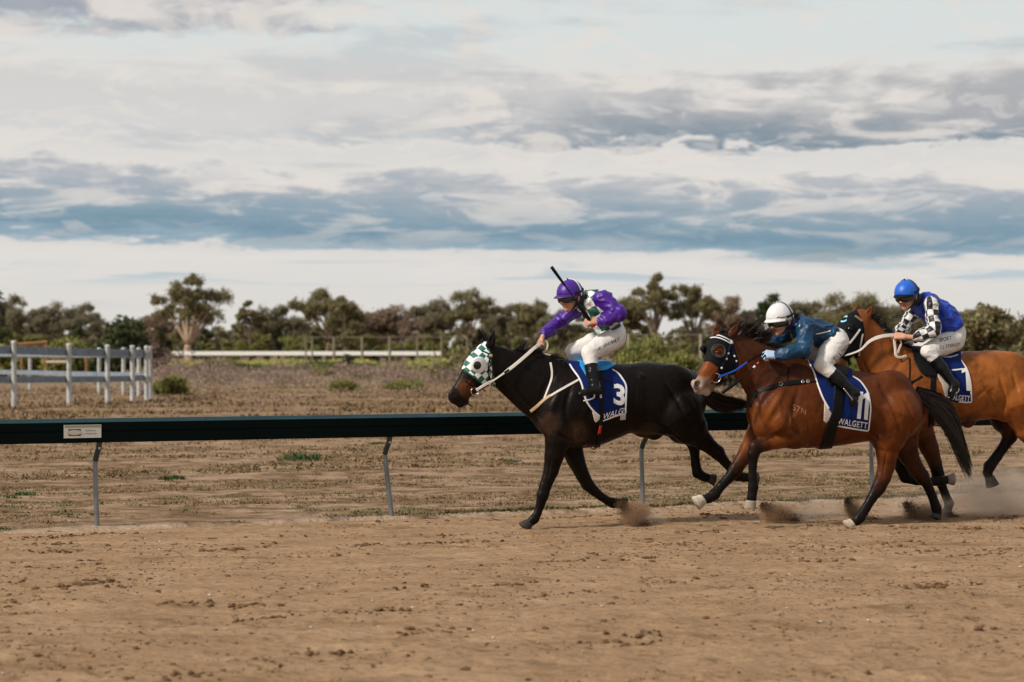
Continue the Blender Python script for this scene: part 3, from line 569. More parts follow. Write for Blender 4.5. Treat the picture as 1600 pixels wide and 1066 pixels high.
def plant(name, label, cat, group, base, H, Wd, cols, seed, kind='tree', leaf=.15, dens=1.0, trunk=True, holes=.0, bark=None, limbs=5, low=.25, lean=0.0, stout=1.0):
    """trunk, limbs reaching out to separate boughs, and the boughs themselves as loose leaves in puffs"""
    r = np.random.default_rng(seed); base = np.array(base, float); base[2] = -.06; root = empty(name, tuple(base)); tag(root, label, cat, group); pts = []; t = MB()
    if kind == 'tree':
        fork = base+np.array([r.normal()*Wd*.03, 0, H*low]); t.tube(spline([base, base*.5+fork*.5+r.normal(size=3)*H*.01, fork], 4), np.linspace(H*.030, H*.023, 9)*stout, 8); n = limbs+(4 if holes else 6)
        for i in range(n):
            a = math.pi*(-.08+1.16*(i+.5+r.normal()*.3)/n); q = (.55, .98, .78)[i % 3]+.08*r.normal(); c = base+np.array([math.cos(a)*Wd*.42*q, r.normal()*Wd*.2, H*(.57+.36*math.sin(a)*q)])
            if i < limbs+3: L = spline([fork, fork*.5+c*.5+np.array([0, 0, H*.02])+r.normal(size=3)*H*.025, c-np.array([0, 0, H*.02])], 4); t.tube(L, np.linspace(H*.016*stout, H*.004, len(L)), 6)
            rx = Wd*(.085+.075*r.random())*(1.0 if holes else 1.2); pts += lobes(c, rx, rx*1.15, 12 if holes else 15, 75*dens, r, rx*.36)
            if r.random() < (.6 if holes else .9): c2 = c*.55+(base+np.array([0, 0, H*.58]))*.45+r.normal(size=3)*Wd*.07; pts += lobes(c2, rx*.9, rx*.9, 9, 75*dens, r, rx*.36)
        for i in range(16): a = r.random()*math.pi; q = .85*r.random()**.6; c = base+np.array([math.cos(a)*Wd*.40*q, r.normal()*Wd*.15, H*(.56+.34*math.sin(a)*q)]); pts += lobes(c, Wd*.05, Wd*.05, 3, 60*dens, r, Wd*.028)
        for i in range(0 if holes else 10): c = base+np.array([r.normal()*Wd*.25, r.normal()*Wd*.2, H*(.15+.40*r.random())]); pts += lobes(c, Wd*.10, Wd*.09, 6, 60*dens, r, Wd*.05)
    else:
        n = 15
        for k in range(n):
            a = r.random()*math.pi; q = r.random()**.6; c = base+np.array([math.cos(a)*Wd*.40*q, r.normal()*Wd*.22, H*(.14+.62*math.sin(a)*q)]); rr = Wd*(.10+.10*r.random()); pts += lobes(c, rr, min(rr, H*.35), 9, 60*dens, r, min(rr*.45, H*.3))
        for k in range(5):
            a = r.random()*6.28; t.tube(spline([base, base+np.array([math.cos(a)*Wd*.1, math.sin(a)*Wd*.1, H*.3]), base+np.array([math.cos(a)*Wd*.25, math.sin(a)*Wd*.2, H*.75])], 3), np.linspace(H*.02, H*.006, 7), 5)
    P = np.concatenate(pts); P = P[P[:, 2] > .02]; V, Fc, C = leaf_quads(P, leaf, cols, seed); mk('crown', V, Fc, M_LEAF, root, smooth=False, attrs={'coat': C}); t.build('trunk' if kind == 'tree' else 'stems', bark or M_BARKD, root, smooth=True); return root
G_T = 'gum trees along the far side of the course'
def far_tree(px, top, wpx, D, cols, label, seed, bark=None, **k):
    D = 268 if px == 297 else max(D, 272)
    p = at_depth(px, 545, D); H = 1.75+(545-top)*D/F; plant('gum_tree', label, 'tree', G_T, (p[0], p[1], 0), H, wpx*D/F, LG[cols], seed, bark=bark, **k)
far_tree(297, 431, 122, 285, 'olive', 'spreading gum with a pale forked trunk, tallest on the left', 101, M_BARK, holes=1, limbs=5, low=.20, leaf=.16, stout=1.7)
far_tree(10, 466, 78, 300, 'grey', 'broad rounded grey-green tree at the far left of the tree line', 102)
far_tree(70, 478, 70, 320, 'grey', 'lower grey-green tree just right of the far left tree', 103)
far_tree(122, 474, 84, 330, 'grey', 'pale grey open tree above the middle of the yard', 104, dens=.8)
far_tree(240, 486, 70, 280, 'brown', 'brownish thin tree left of the pale forked gum', 105, dens=.7)
far_tree(392, 470, 46, 300, 'olive', 'narrow spiky tree just right of the pale forked gum', 106, holes=1)
far_tree(436, 480, 84, 310, 'grey', 'low broad grey-brown tree between two tall gums', 107)
far_tree(506, 446, 96, 285, 'olive', 'tall open gum with gaps of sky in its crown, above the far rail', 108, holes=1, limbs=6)
far_tree(540, 466, 60, 275, 'olive', 'dense tree merged with the right side of the open gum', 109)
far_tree(606, 481, 96, 290, 'brown', 'broad brown-green tree with bare limbs right of the open gum', 110)
far_tree(672, 470, 80, 300, 'grey', 'grey-green tree left of the high gum behind the black horse', 111, bark=M_BARK)
far_tree(738, 447, 92, 300, 'olive', 'high gum standing above the head of the black horse', 112, holes=1, bark=M_BARK)
far_tree(790, 478, 70, 310, 'grey', 'grey tree under the outstretched arm of the purple jockey', 113)
far_tree(832, 468, 70, 300, 'olive', 'olive tree left of the purple helmet', 114)
far_tree(876, 486, 70, 290, 'grey', 'grey tree behind the purple jockey', 115)
far_tree(975, 462, 70, 280, 'olive', 'olive tree right behind the back of the purple jockey', 116)
far_tree(1022, 424, 74, 270, 'olive', 'tallest gum between the purple and white caps', 117, holes=1, limbs=6)
far_tree(1084, 440, 96, 275, 'olive', 'wide gum with a flat open top right of the tallest gum', 118, holes=1, limbs=6)
far_tree(1140, 470, 70, 285, 'brown', 'brown sloping tree above the head of the bay horse', 119)
far_tree(1205, 461, 84, 290, 'dark', 'dark tree directly behind the white cap', 120, holes=1)
far_tree(1262, 470, 80, 300, 'grey', 'grey tree above the back of the teal jockey', 121)
far_tree(1335, 464, 110, 280, 'olive', 'broad olive tree behind the ears of the third horse', 122)
far_tree(1400, 474, 84, 290, 'grey', 'grey-green tree behind the royal blue helmet', 123)
far_tree(1460, 482, 80, 290, 'olive', 'olive tree behind the royal blue jockey', 124)
# tree whose branch tips reach in at the left edge
p = at_depth(-92, 545, 150.); plant('gum_tree', 'tree beyond the left edge with only leaf tips showing', 'tree', G_T, (p[0], p[1], 0), 9.4, 7.0, LG['dark'], 140, leaf=.2, limbs=6)
B_T = 'bushes between the yard and the far trees'
def bush(px, base, top, wpx, cols, label, seed, leaf=None, dens=1.0):
    c = on_ground(px, base); D = c[1]; H = (base-top)*D/F; W_ = wpx*D/F; plant('bush', label, 'bush', B_T, c, H, W_, LG[cols], seed, kind='bush', leaf=leaf or max(.05, 1.5*D/F), dens=dens)
bush(186, 586, 480, 96, 'dark', 'large dark green bush right behind the round yard', 201, dens=1.6, leaf=.22)
bush(232, 582, 498, 60, 'brown', 'dark brown bush at the right corner of the yard', 202, leaf=.22)
bush(264, 617, 583, 62, 'green', 'round green bush beside the right end of the yard', 203, dens=1.4)
bush(100, 590, 515, 90, 'green', 'green bush behind the middle of the yard', 204, leaf=.2)
bush(40, 588, 535, 100, 'green', 'low green bush behind the left of the yard', 205, leaf=.2)
bush(538, 611, 590, 46, 'green', 'yellow-green round bush in the middle of the scrub', 206)
bush(640, 609, 592, 70, 'green', 'low green bush left of the black horse muzzle', 207)
bush(545, 576, 546, 22, 'dark', 'small dark bush standing in front of the far white rail', 208)
bush(735, 596, 545, 130, 'olive', 'wide olive bush behind the head of the black horse', 209, leaf=.12, dens=1.3)
bush(1020, 604, 536, 150, 'green', 'wide yellow-green bush behind the rump of the black horse', 210, leaf=.10, dens=1.5)
bush(1130, 606, 556, 110, 'olive', 'olive bush behind the muzzle of the bay horse', 211, leaf=.10, dens=1.3)
bush(1545, 606, 438, 130, 'olive', 'big dark olive thicket behind the chestnut-bay horse', 212, leaf=.13, dens=5)
bush(1620, 600, 445, 120, 'olive', 'dark olive thicket cut by the right edge', 213, leaf=.13, dens=4)
bush(1300, 590, 520, 130, 'green', 'green bush behind the legs of the teal jockey', 214, leaf=.12, dens=1.3)
bush(1425, 596, 500, 110, 'olive', 'olive bush between the third horse head and jockey', 215, leaf=.12, dens=1.5)
bush(880, 600, 530, 110, 'olive', 'olive bush behind the black horse neck', 216, leaf=.12)
bush(800, 600, 540, 110, 'green', 'green bush behind the black horse mane', 217, leaf=.12)
for i, (x, y, w_, h_) in enumerate([(345, 576, 64, 14), (508, 586, 52, 12), (566, 592, 36, 11), (440, 600, 18, 8), (330, 598, 26, 7)]): bush(x, y, y-h_, w_, 'green', ['low dark green patch in front of the forked gum', 'low green patch right of the far rail middle', 'low green patch below the small dark bush', 'tiny green bush in the mauve scrub', 'tiny green bush right of the yard'][i], 220+i)
# understorey and scrub nobody could count
def mass(name, n, x0, x1, b0, b1, hpx, cols, seed, leafpx, thr=.0, clump=1.0):
    r = np.random.default_rng(seed); px = r.uniform(x0, x1, n); by = b0+(b1-b0)*r.random(n); D = F*1.75/(by-545); k = fbm(np.stack([px*.018*clump, by*.10], 1), 3, seed); m_ = k > thr; px, by, D, k = px[m_], by[m_], D[m_], k[m_]
    hh = hpx*(.25+1.5*(k-thr)/(1.0-thr))*D/F; z = hh*r.random(len(px))**.8; P = np.stack([(px-800)/F*D, D+r.normal(size=len(px))*.02*D, z], 1); V, Fc, C = leaf_quads(P, 1.0, LG[cols], seed); s_ = np.repeat(leafpx*D/F, 4)[:, None]; cc = np.repeat(P, 4, 0); V = cc+(V-cc)*s_; return tag(mk(name, V, Fc, M_LEAF, smooth=False, attrs={'coat': C}), kind='stuff')
def wood(name, n, x0, x1, D0, D1, t0, t1, cols, seed, leaf, leafn):
    """far trees that read as one mass: many crowns at their own distances"""
    r = np.random.default_rng(seed); P = []; C = []
    for i in range(n):
        D = r.uniform(D0, D1); px = r.uniform(x0, x1); top = t0+(t1-t0)*r.random(); H = 1.75+(545-top)*D/F; x = (px-800)/F*D; w_ = H*(.35+.3*r.random())
        for k in range(9): a = r.random()*math.pi; q = r.random()**.5; rx = w_*(.12+.12*r.random()); P += lobes((x+math.cos(a)*w_*.55*q, D+r.normal()*w_*.3, H*(.08+.80*math.sin(a)*q)), rx, rx, 7, leafn, r, rx*.45)
    P = np.concatenate(P); P = P[P[:, 2] > .02]; V, Fc, C = leaf_quads(P, leaf, LG[cols], seed); return tag(mk(name, V, Fc, M_LEAF, smooth=False, attrs={'coat': C}), kind='stuff')
wood('far_wood', 290, -520, 2120, 430, 520, 508, 526, 'grey', 310, .45, 40)
wood('far_wood', 150, -480, 2080, 330, 420, 484, 516, 'grey', 301, .30, 34)
wood('far_wood', 120, -480, 2080, 300, 360, 494, 530, 'olive', 302, .26, 34)
wood('green_understorey', 150, -480, 2080, 274, 310, 505, 545, 'green', 303, .20, 40)
wood('dark_understorey', 26, -80, 1680, 276, 310, 500, 535, 'dark', 309, .20, 34)
mass('yellow_grass', 9000, 240, 760, 567.5, 574, 7, 'yel', 304, 2.2, .42)
mass('dark_scrub', 7000, 230, 760, 572, 580, 12, 'dark', 305, 2.2, .50)
mass('mauve_scrub', 20000, 240, 1200, 584, 606, 34, 'mauve', 306, 2.4, .46)
mass('brown_scrub', 16000, -20, 1200, 580, 632, 13, 'brown', 307, 2.2, .46)
mass('olive_scrub', 9000, 600, 1640, 578, 606, 30, 'olive', 308, 2.4, .42)
# ================================================================== horses
def coat_mat(name, rough=.40, spec=.11):
    m = mat(name, rough=rough, spec=spec, attr='coat', var=.34, vscale=6)
    n = NT(m.node_tree); b = m.node_tree.nodes['Principled BSDF']
    tc = n.node('ShaderNodeTexCoord').outputs['Object']
    mp = n.node('ShaderNodeMapping'); n.set(mp.inputs[0], tc); mp.inputs['Scale'].default_value = (9, 9, 5)
    big = n.noise(mp.outputs[0], 1.6, 3, .55, .6)
    mp2 = n.node('ShaderNodeMapping'); n.set(mp2.inputs[0], tc); mp2.inputs['Scale'].default_value = (160, 60, 50)
    mp2.inputs['Rotation'].default_value = (0, .5, 0)
    fine = n.noise(mp2.outputs[0], 1.5, 3, .6)
    vein = n.noise(mp.outputs[0], 5.0, 4, .6, 1.6)
    h = n.math('ADD', n.math('MULTIPLY', big, .011), n.math('ADD', n.math('MULTIPLY', fine, .00022), n.math('MULTIPLY', vein, .0010)))
    bn = n.node('ShaderNodeBump'); bn.inputs['Strength'].default_value = .9; bn.inputs['Distance'].default_value = 1.0
    n.set(bn.inputs['Height'], h); n.set(b.inputs['Normal'], bn.outputs[0])
    rg = n.node('ShaderNodeMapRange'); n.set(rg.inputs[0], n.noise(tc, 14, 4, .6)); rg.inputs[1].default_value = .3; rg.inputs[2].default_value = .7
    rg.inputs[3].default_value = rough-.05; rg.inputs[4].default_value = rough+.10; n.set(b.inputs['Roughness'], rg.outputs[0])
    return m
M_COAT = coat_mat('coat'); M_HAIR_BLACK = mat('black horse hair', (.012, .009, .008), .45, .4)
M_HAIR_BROWN = mat('dark brown horse hair', (.020, .010, .006), .5, .35)
M_HOOF_DARK = mat('dark hoof', (.03, .024, .02), .55, .3, bump=.002, bscale=50)
M_HOOF_PALE = mat('pale dusty hoof', (.46, .39, .31), .75, .2, bump=.004, bscale=40, var=.35)
M_HOOF_GREY = mat('grey dusty hoof', (.26, .215, .175), .75, .2, bump=.004, bscale=40, var=.35)
M_EYE = mat('eye', (.006, .004, .003), .08, .6)
M_LEATHER = mat('black leather', (.005, .005, .0055), .45, .14, bump=.001, bscale=120)
M_WEBWHITE = mat('white webbing', (.66, .62, .55), .75, .3, bump=.0012, bscale=260, var=.1)
M_WEBTAN = mat('dusty tan webbing', (.50, .36, .22), .75, .3, bump=.0012, bscale=260, var=.15)
M_STEEL = mat('steel', (.60, .58, .55), .28, .5, metal=1.0)
M_WHITE = mat('white print', (.72, .72, .72), .6, .3)
M_BLUECLOTH = mat('royal blue cloth', (.0028, .014, .10), .8, .15, bump=.004, bscale=16, var=.12, vscale=30)
M_NAVY = mat('navy cloth', (.008, .014, .06), .8, .2, bump=.003, bscale=20)
M_RED = mat('red elastic', (.55, .03, .015), .6, .3)
M_BLUEREIN = mat('blue rubber', (.01, .09, .55), .5, .4)
M_LINING = mat('cream cloth lining', (.52, .46, .40), .85, .2, bump=.002, bscale=60, var=.1)

def horse_body(fr, spec, h=.0085):
    S = SDF(); T = SDF(); L = fr.loc; base = spec['coat']; m = fr.m
    def chain(S, pts, l, sc, k=.03, col=None, cols=None):
        P = []; S = S.group(k, .012)
        for i, q in enumerate(pts):
            ll = q[3] if len(q) > 3 else l
            P.append((L(q[0], q[1], ll), m(q[0], q[1], q[2], ll)))
        for i in range(len(P)-1):
            cc = cols[i] if cols else col
            S.cone(P[i][0], P[i][1], P[i+1][0], P[i+1][1], sc, k, cc)
    # trunk and neck, dense sweep through traced circles with their own half widths
    def sweep(Ss, pts, k, col=None, sub=3, n=None):
        Q = np.array([[q[0], q[1], q[2], q[3], (q[4] if len(q) > 4 else 0)] for q in pts], float); Q = spline(Q, sub)
        P = [(L(q[0], q[1], q[4]), m(q[0], q[1], q[2], q[4]), q[3]) for q in Q]
        Ss = [s_.group(k, .006) for s_ in Ss]
        for i in range(len(P)-1):
            sc = (P[i][2]+P[i+1][2])/(P[i][1]+P[i+1][1])
            for s_ in Ss: s_.cone(P[i][0], P[i][1], P[i+1][0], P[i+1][1], sc, k, col, n=n)
    sweep((S, T), spec['trunk'], .035)
    for q in spec.get('extra', []):          # swells of muscle: px, py, r, l, lateral scale
        for s_ in (S, T): s_.ball(L(q[0], q[1], q[3]), m(q[0], q[1], q[2], q[3]), q[4], .05, q[5] if len(q) > 5 else None)
    n0 = len(S.p); sweep((S, T), spec['neck'], .035)
    hy = spec.get('headyaw', 0); hn = np.array([-math.sin(hy), math.cos(hy), 0]) if hy else None
    sweep((S,), spec['head'], .022, spec.get('headcol'), 3, hn)
    for q in spec.get('headextra', []): S.ball(L(q[0], q[1], q[3]), m(q[0], q[1], q[2], q[3]), q[4], .018, q[5] if len(q) > 5 else spec.get('headcol'), n=hn)
    S.head = SDF(); S.head.p = list(S.p[n0:])
    for ear in spec['ears']:
        (b, mid, tip, l) = ear
        pb, pm, pt = L(b[0], b[1], l), L(mid[0], mid[1], l*1.15), L(tip[0], tip[1], l)
        S.cone(pb, m(*b, l), pm, m(*mid, l), .62, .012, spec.get('earcol'))
        S.cone(pm, m(*mid, l), pt, m(*tip, l), .55, .01, spec.get('earcol'))
        off = np.array([-.012, -.022, .0])
        S.cone(pb*.35+pm*.65+off, m(*mid, l)*.55, pm*.35+pt*.65+off, m(*tip, l)*.8, .5, .008, op='s')
    for leg in spec['legs']:
        chain(S, leg['pts'], leg['l'], leg.get('sc', .82), .028, cols=leg.get('cols'))
    for g in spec.get('grooves', []):          # px, py, r, l  -> px2, py2
        S.cone(L(g[0], g[1], g[6]), m(g[0], g[1], g[2], g[6]), L(g[3], g[4], g[6]), m(g[3], g[4], g[5], g[6]), 1.0, .035, op='s')
    for q in spec.get('holes', []): S.ball(L(q[0], q[1], q[3]), m(q[0], q[1], q[2], q[3]), q[4], .006, op='s')
    lo, hi = S.bounds(.03); G, ax = S.grid(lo, hi, h); V, Q = nets(G, lo, h)
    if spec.get('relief'):
        bw = bvh_of(fr.to_w(V), Q); e1 = V[Q[:, 1]]-V[Q[:, 0]]; e2 = V[Q[:, 3]]-V[Q[:, 0]]; fn = np.cross(e1, e2); vn = np.zeros_like(V)
        for c_ in range(4): np.add.at(vn, Q[:, c_], fn)
        vn /= np.linalg.norm(vn, axis=1)[:, None]+1e-9; disp = np.zeros(len(V))
        for pts, wd, dep in spec['relief']:
            pl = resample(spline(np.array(pts, float), 6), 2.0) if len(pts) > 1 else np.array(pts, float); W_ = np.array([hit(x, y, bw, 0)[0] for x, y in pl]); Lp = fr.to_l(W_); fade = np.sin(np.linspace(.35, math.pi-.35, len(Lp))) if len(Lp) > 1 else np.ones(1)
            for sg in (1, -1):
                q = Lp*np.array([1, sg, 1]); b0, b1 = q.min(0)-3*wd, q.max(0)+3*wd; I = np.where(np.all((V > b0) & (V < b1), axis=1))[0]
                if len(I) == 0: continue
                D2 = ((V[I][:, None]-q[None])**2).sum(2); wt = (np.exp(-D2/(wd*wd))*fade[None]).max(1); disp[I] -= dep*1.45*wt
        V = V+vn*disp[:, None]
    C = S.colours(V, base)
    for q in spec.get('patches', []):          # coat markings, also shade and light painted into the coat: px, py, radius px, l, colour, softness
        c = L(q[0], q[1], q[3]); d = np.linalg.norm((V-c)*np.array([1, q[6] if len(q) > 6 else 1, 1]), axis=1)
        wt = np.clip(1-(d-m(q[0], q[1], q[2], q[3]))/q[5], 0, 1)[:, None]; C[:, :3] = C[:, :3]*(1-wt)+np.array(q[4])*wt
    C = C.astype(np.float32)
    return S, T, fr.to_w(V), Q, C

def poly_dist(px, pz, poly):
    """signed distance (inside < 0) of grid points to a polygon"""
    d = np.full(px.shape, 1e9); ins = np.zeros(px.shape, bool); n = len(poly)
    for i in range(n):
        a, b = poly[i], poly[(i+1) % n]; e = b-a; wx, wz = px-a[0], pz-a[1]
        t = np.clip((wx*e[0]+wz*e[1])/(e @ e+1e-12), 0, 1); d = np.minimum(d, (wx-e[0]*t)**2+(wz-e[1]*t)**2)
        c = (a[1] > pz) != (b[1] > pz); xi = a[0]+(pz-a[1])*(b[0]-a[0])/(b[1]-a[1]+1e-12); ins ^= c & (px < xi)
    d = np.sqrt(d); return np.where(ins, -d, d)
def shell(fr, S, pxpoly, l, grow, h=.007, ripple=0.0, cut=(), mirror=None):
    """cloth or leather lying over the body: the body's skin moved outwards, cut to the traced outline"""
    P = np.array([fr.loc(x, y, q)[[0, 2]] for x, y in pxpoly for q in (l, -.02)]); poly = [np.array(p, float) for p in pxpoly]
    B0, B1 = S.bounds(.02); lo = np.array([P[:, 0].min()-.05, B0[1]-.03, max(P[:, 1].min()-.05, B0[2])]); hi = np.array([P[:, 0].max()+.05, B1[1]+.03, min(P[:, 1].max()+.05, B1[2]+.05)])
    G, ax = S.grid(lo, hi, h, grow)
    if ripple:
        X, Z = np.meshgrid(ax[0], ax[2], indexing='ij'); rr = ripple*(fbm(np.stack([X.ravel()*9, Z.ravel()*5], 1), 2, 5)-.5).reshape(X.shape)*2; G = G-rr[:, None, :].astype(np.float32)
    I = np.argwhere(G < 2.5*h); Q = I*h+lo; mid = mirror if mirror else (lambda a: 0.0); l0 = np.array([mid(0)]*len(Q)) if not mirror else np.array(mirror(Q[:, 0]))
    Q[:, 1] = l0-np.abs(Q[:, 1]-l0); W = fr.to_w(Q); px = 800+F*W[:, 0]/W[:, 1]; py = HZ-F*(W[:, 2]-CZ)/W[:, 1]
    D = poly_dist(px, py, poly)*W[:, 1]/F; G[tuple(I.T)] = np.maximum(G[tuple(I.T)], D.astype(np.float32))
    for (x, y, r, lc) in cut:
        c = fr.loc(x, y, lc); q = np.sqrt((ax[0][:, None, None]-c[0])**2+(ax[1][None, :, None]-c[1])**2+(ax[2][None, None, :]-c[2])**2); G = np.maximum(G, fr.m(x, y, r, lc)-q)
    V, Q = nets(G, lo, h); return fr.to_w(V), Q
def strap(mb, pts, bvh, width, thick=.004, off=.003, step=2, guess=19.5, curve=True, fr=None, mirror=None):
    P = spline(np.array(pts, float), 6) if curve else np.array(pts, float); P = resample(P, step)
    W = []; N = []
    for x, y in P:
        a, n = hit(x, y, bvh, off, guess); W.append(a); N.append(n)
    W = np.array(W); N = np.array(N)
    for _ in range(6):
        if len(W) > 4: W[1:-1] = .25*W[:-2]+.5*W[1:-1]+.25*W[2:]; N[1:-1] = .25*N[:-2]+.5*N[1:-1]+.25*N[2:]
    mb.ribbon(W, N, width, thick)
    if fr is not None:
        l0 = mirror if mirror else (lambda a: 0.0)
        Lc = fr.to_l(W); Lc[:, 1] = 2*np.array([l0(a) for a in Lc[:, 0]])-Lc[:, 1]; Wm = []; Nm = []
        for q in fr.to_w(Lc):
            a, n, _, _ = bvh.find_nearest(Vector(q)); n = np.array(n)
            if n @ fr.N < 0: n = -n
            Wm.append(np.array(a)+n*off); Nm.append(n)
        mb.ribbon(Wm, Nm, width, thick)
    return W, N
def ring(mb, c, nrm, R, r, n=18, squash=1.0):
    nrm = np.array(nrm)/np.linalg.norm(nrm); a = np.cross(nrm, [0, 0, 1.]); a /= np.linalg.norm(a); b = np.cross(nrm, a)
    pts = [np.array(c)+R*(math.cos(t)*a+squash*math.sin(t)*b) for t in np.linspace(0, 2*math.pi, n+1)]
    mb.tube(pts, r, 6, False)
def text_mesh(body, size=1.0, bold=0.0, spacing=1.0, ext=.03):
    cu = bpy.data.curves.new('t', 'FONT'); cu.body = body; cu.size = size; cu.offset = bold; cu.space_character = spacing
    cu.align_x = 'CENTER'; cu.align_y = 'CENTER'; cu.resolution_u = 3
    ob = bpy.data.objects.new('t', cu); COL.objects.link(ob); dg = bpy.context.evaluated_depsgraph_get(); dg.update()
    me = bpy.data.meshes.new_from_object(ob.evaluated_get(dg)); bm = bmesh.new(); bm.from_mesh(me)
    bmesh.ops.triangulate(bm, faces=bm.faces[:])
    for _ in range(5):
        es = [e for e in bm.edges if e.calc_length() > size*.16]
        if not es: break
        bmesh.ops.subdivide_edges(bm, edges=es, cuts=1); bmesh.ops.triangulate(bm, faces=bm.faces[:])
    bm.verts.index_update(); V = np.array([v.co[:2] for v in bm.verts]); Fc = [[v.index for v in f.verts] for f in bm.faces]
    bm.free(); bpy.data.meshes.remove(me); bpy.data.objects.remove(ob); bpy.data.curves.remove(cu); return V, Fc
def one_mesh():
    P = [(.48, -.5), (.98, -.5), (.98, .5), (.60, .5), (.05, .36), (.05, .22), (.48, .30)]; bm = bmesh.new(); bm.faces.new([bm.verts.new((x, y, 0)) for x, y in P]); bmesh.ops.triangulate(bm, faces=bm.faces[:])
    for _ in range(5):
        es = [e for e in bm.edges if e.calc_length() > .15]
        if not es: break
        bmesh.ops.subdivide_edges(bm, edges=es, cuts=1); bmesh.ops.triangulate(bm, faces=bm.faces[:])
    bm.verts.index_update(); V = np.array([v.co[:2] for v in bm.verts]); Fc = [[v.index for v in f.verts] for f in bm.faces]; bm.free(); return V, Fc
def letter(name, body, centre, right, up, bvh, material, parent, off=.003, bold=0.0, spacing=1.0, guess=19.5, bow=0.0, keep=None):
    """lettering laid on a surface: right/up are pixel vectors of the text's width and height"""
    V, Fc = one_mesh() if body == '1' else text_mesh(body, 1.0, bold, spacing)
    w_, h_ = np.ptp(V[:, 0]), np.ptp(V[:, 1]); c = (V.max(0)+V.min(0))/2; U = (V-c)/np.array([w_, h_])
    W = []; right = np.array(right, float); up = np.array(up, float)
    for x, y in U:
        q = np.array(centre)+right*x+up*(y+bow*(x*x*4-.33)); W.append(hit(q[0], q[1], bvh, off, guess)[0])
    return mk(name, W, Fc, material, parent, smooth=False)
def hoof(name, fr, cor, sole, toe, l, rpx, material, parent, flare=1.3):
    """hoof wall: rings from the coronet to the sole, leaning to the toe; cor/sole/toe are pixels"""
    c, s_, t = (fr.w(p[0], p[1], l) for p in (cor, sole, toe)); r = rpx*c[1]/F
    ax = s_-c; ax /= np.linalg.norm(ax); fw = t-s_; fw -= ax*(fw @ ax); fl = np.linalg.norm(fw); fw /= fl; sd = np.cross(ax, fw)
    mb = []; N = 16
    for j, (u, k) in enumerate(((-.06, .86), (0, 1.0), (.1, 1.02), (.5, 1.0+(flare-1)*.5), (.92, flare), (1.0, flare*.98))):
        cc = c+(s_-c)*u
        for i in range(N):
            a = 2*math.pi*i/N; front = math.cos(a); f_ = r*k*(1.0 if front < 0 else 1.12+.18*u); ww = r*k*.92
            mb.append(cc+fw*front*f_+sd*math.sin(a)*ww)
    Fc = [(j*N+i, j*N+(i+1) % N, (j+1)*N+(i+1) % N, (j+1)*N+i) for j in range(5) for i in range(N)]
    k = len(mb); mb.append(s_-ax*r*.25); Fc += [(5*N+i, 5*N+(i+1) % N, k) for i in range(N)]; Fc.append(tuple(range(N))[::-1])
    return mk(name, mb, Fc, material, parent)
def hair(name, P, D, lens, material, parent, width=.006, segs=8, droop=.0, curl=.03, seed=0, side=None):
    """strands as thin tapering double ribbons; P roots, D flow directions or functions of t"""
    r = np.random.default_rng(seed); V = []; Fc = []
    for i in range(len(P)):
        p = np.array(P[i], float); d = np.array(D[i], float); d /= np.linalg.norm(d); ph = r.random(3)*6.28; st = lens[i]/segs; base = len(V)
        sd = np.cross(d, r.normal(size=3)); sd /= np.linalg.norm(sd)
        for j in range(segs+1):
            t = j/segs; wd = width*(1-t)**.6*(.6+.4*r.random()); V.append(p-sd*wd/2); V.append(p+sd*wd/2)
            d = d+np.array([math.sin(ph[0]+t*5), math.sin(ph[1]+t*4), math.sin(ph[2]+t*6)])*curl+np.array([0, 0, -droop*st]); d /= np.linalg.norm(d); p = p+d*st
        Fc += [(base+2*j, base+2*j+1, base+2*j+3, base+2*j+2) for j in range(segs)]
    return mk(name, V, np.array(Fc), material, parent)
def tail(name, fr, pts, l, radii, material, parent, n=420, seed=1, width=.007):
    """strands following the traced middle line of the tail, spread by its traced half width"""
    r = np.random.default_rng(seed); ctr = spline(np.array([[x, y, q] for (x, y), q in zip(pts, radii)], float), 6); V = []; Fc = []; m_ = len(ctr)
    W = np.array([fr.w(x, y, l) for x, y, q in ctr]); R = np.array([q*W[i][1]/F for i, (x, y, q) in enumerate(ctr)])
    for k in range(n):
        a = r.random()*6.283; rad = math.sqrt(r.random()); a2 = a+r.normal()*.5; end = int(m_*(1-.55*r.random()**2.2)); end = max(6, end); base = len(V); w0 = width*(.6+.8*r.random())
        ph = r.random()*6.28; wob = r.normal()*.25
        for j in range(end):
            t = j/(end-1); i = min(j, m_-1); rr = rad*(1+wob*t*t)
            off = (math.cos(a+(a2-a)*t)*np.array([0, 0, 1.])+.55*math.sin(a+(a2-a)*t)*fr.N)*R[i]*rr+fr.A*R[i]*.12*math.sin(ph+t*5)
            wd = w0*(1-t)**.5+.0006; q = W[i]+off; sd = np.array([0, 0, 1.]) if k % 2 else np.array([.6, -.5, .6]); V.append(q-sd*wd/2); V.append(q+sd*wd/2)
        Fc += [(base+2*j, base+2*j+1, base+2*j+3, base+2*j+2) for j in range(end-1)]
    return mk(name, V, np.array(Fc), material, parent)
BLK = (.010, .008, .007)
TH = math.radians(16)
def start_horse(px, py, l, label, spec):
    fr = Frame(px, py, l, TH); root = empty('race_horse', fr.O, TH)
    tag(root, label, 'horse', 'horses galloping along the rail')
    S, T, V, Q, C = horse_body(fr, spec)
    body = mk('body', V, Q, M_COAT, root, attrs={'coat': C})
    return fr, root, S, T, bvh_of(V, Q)
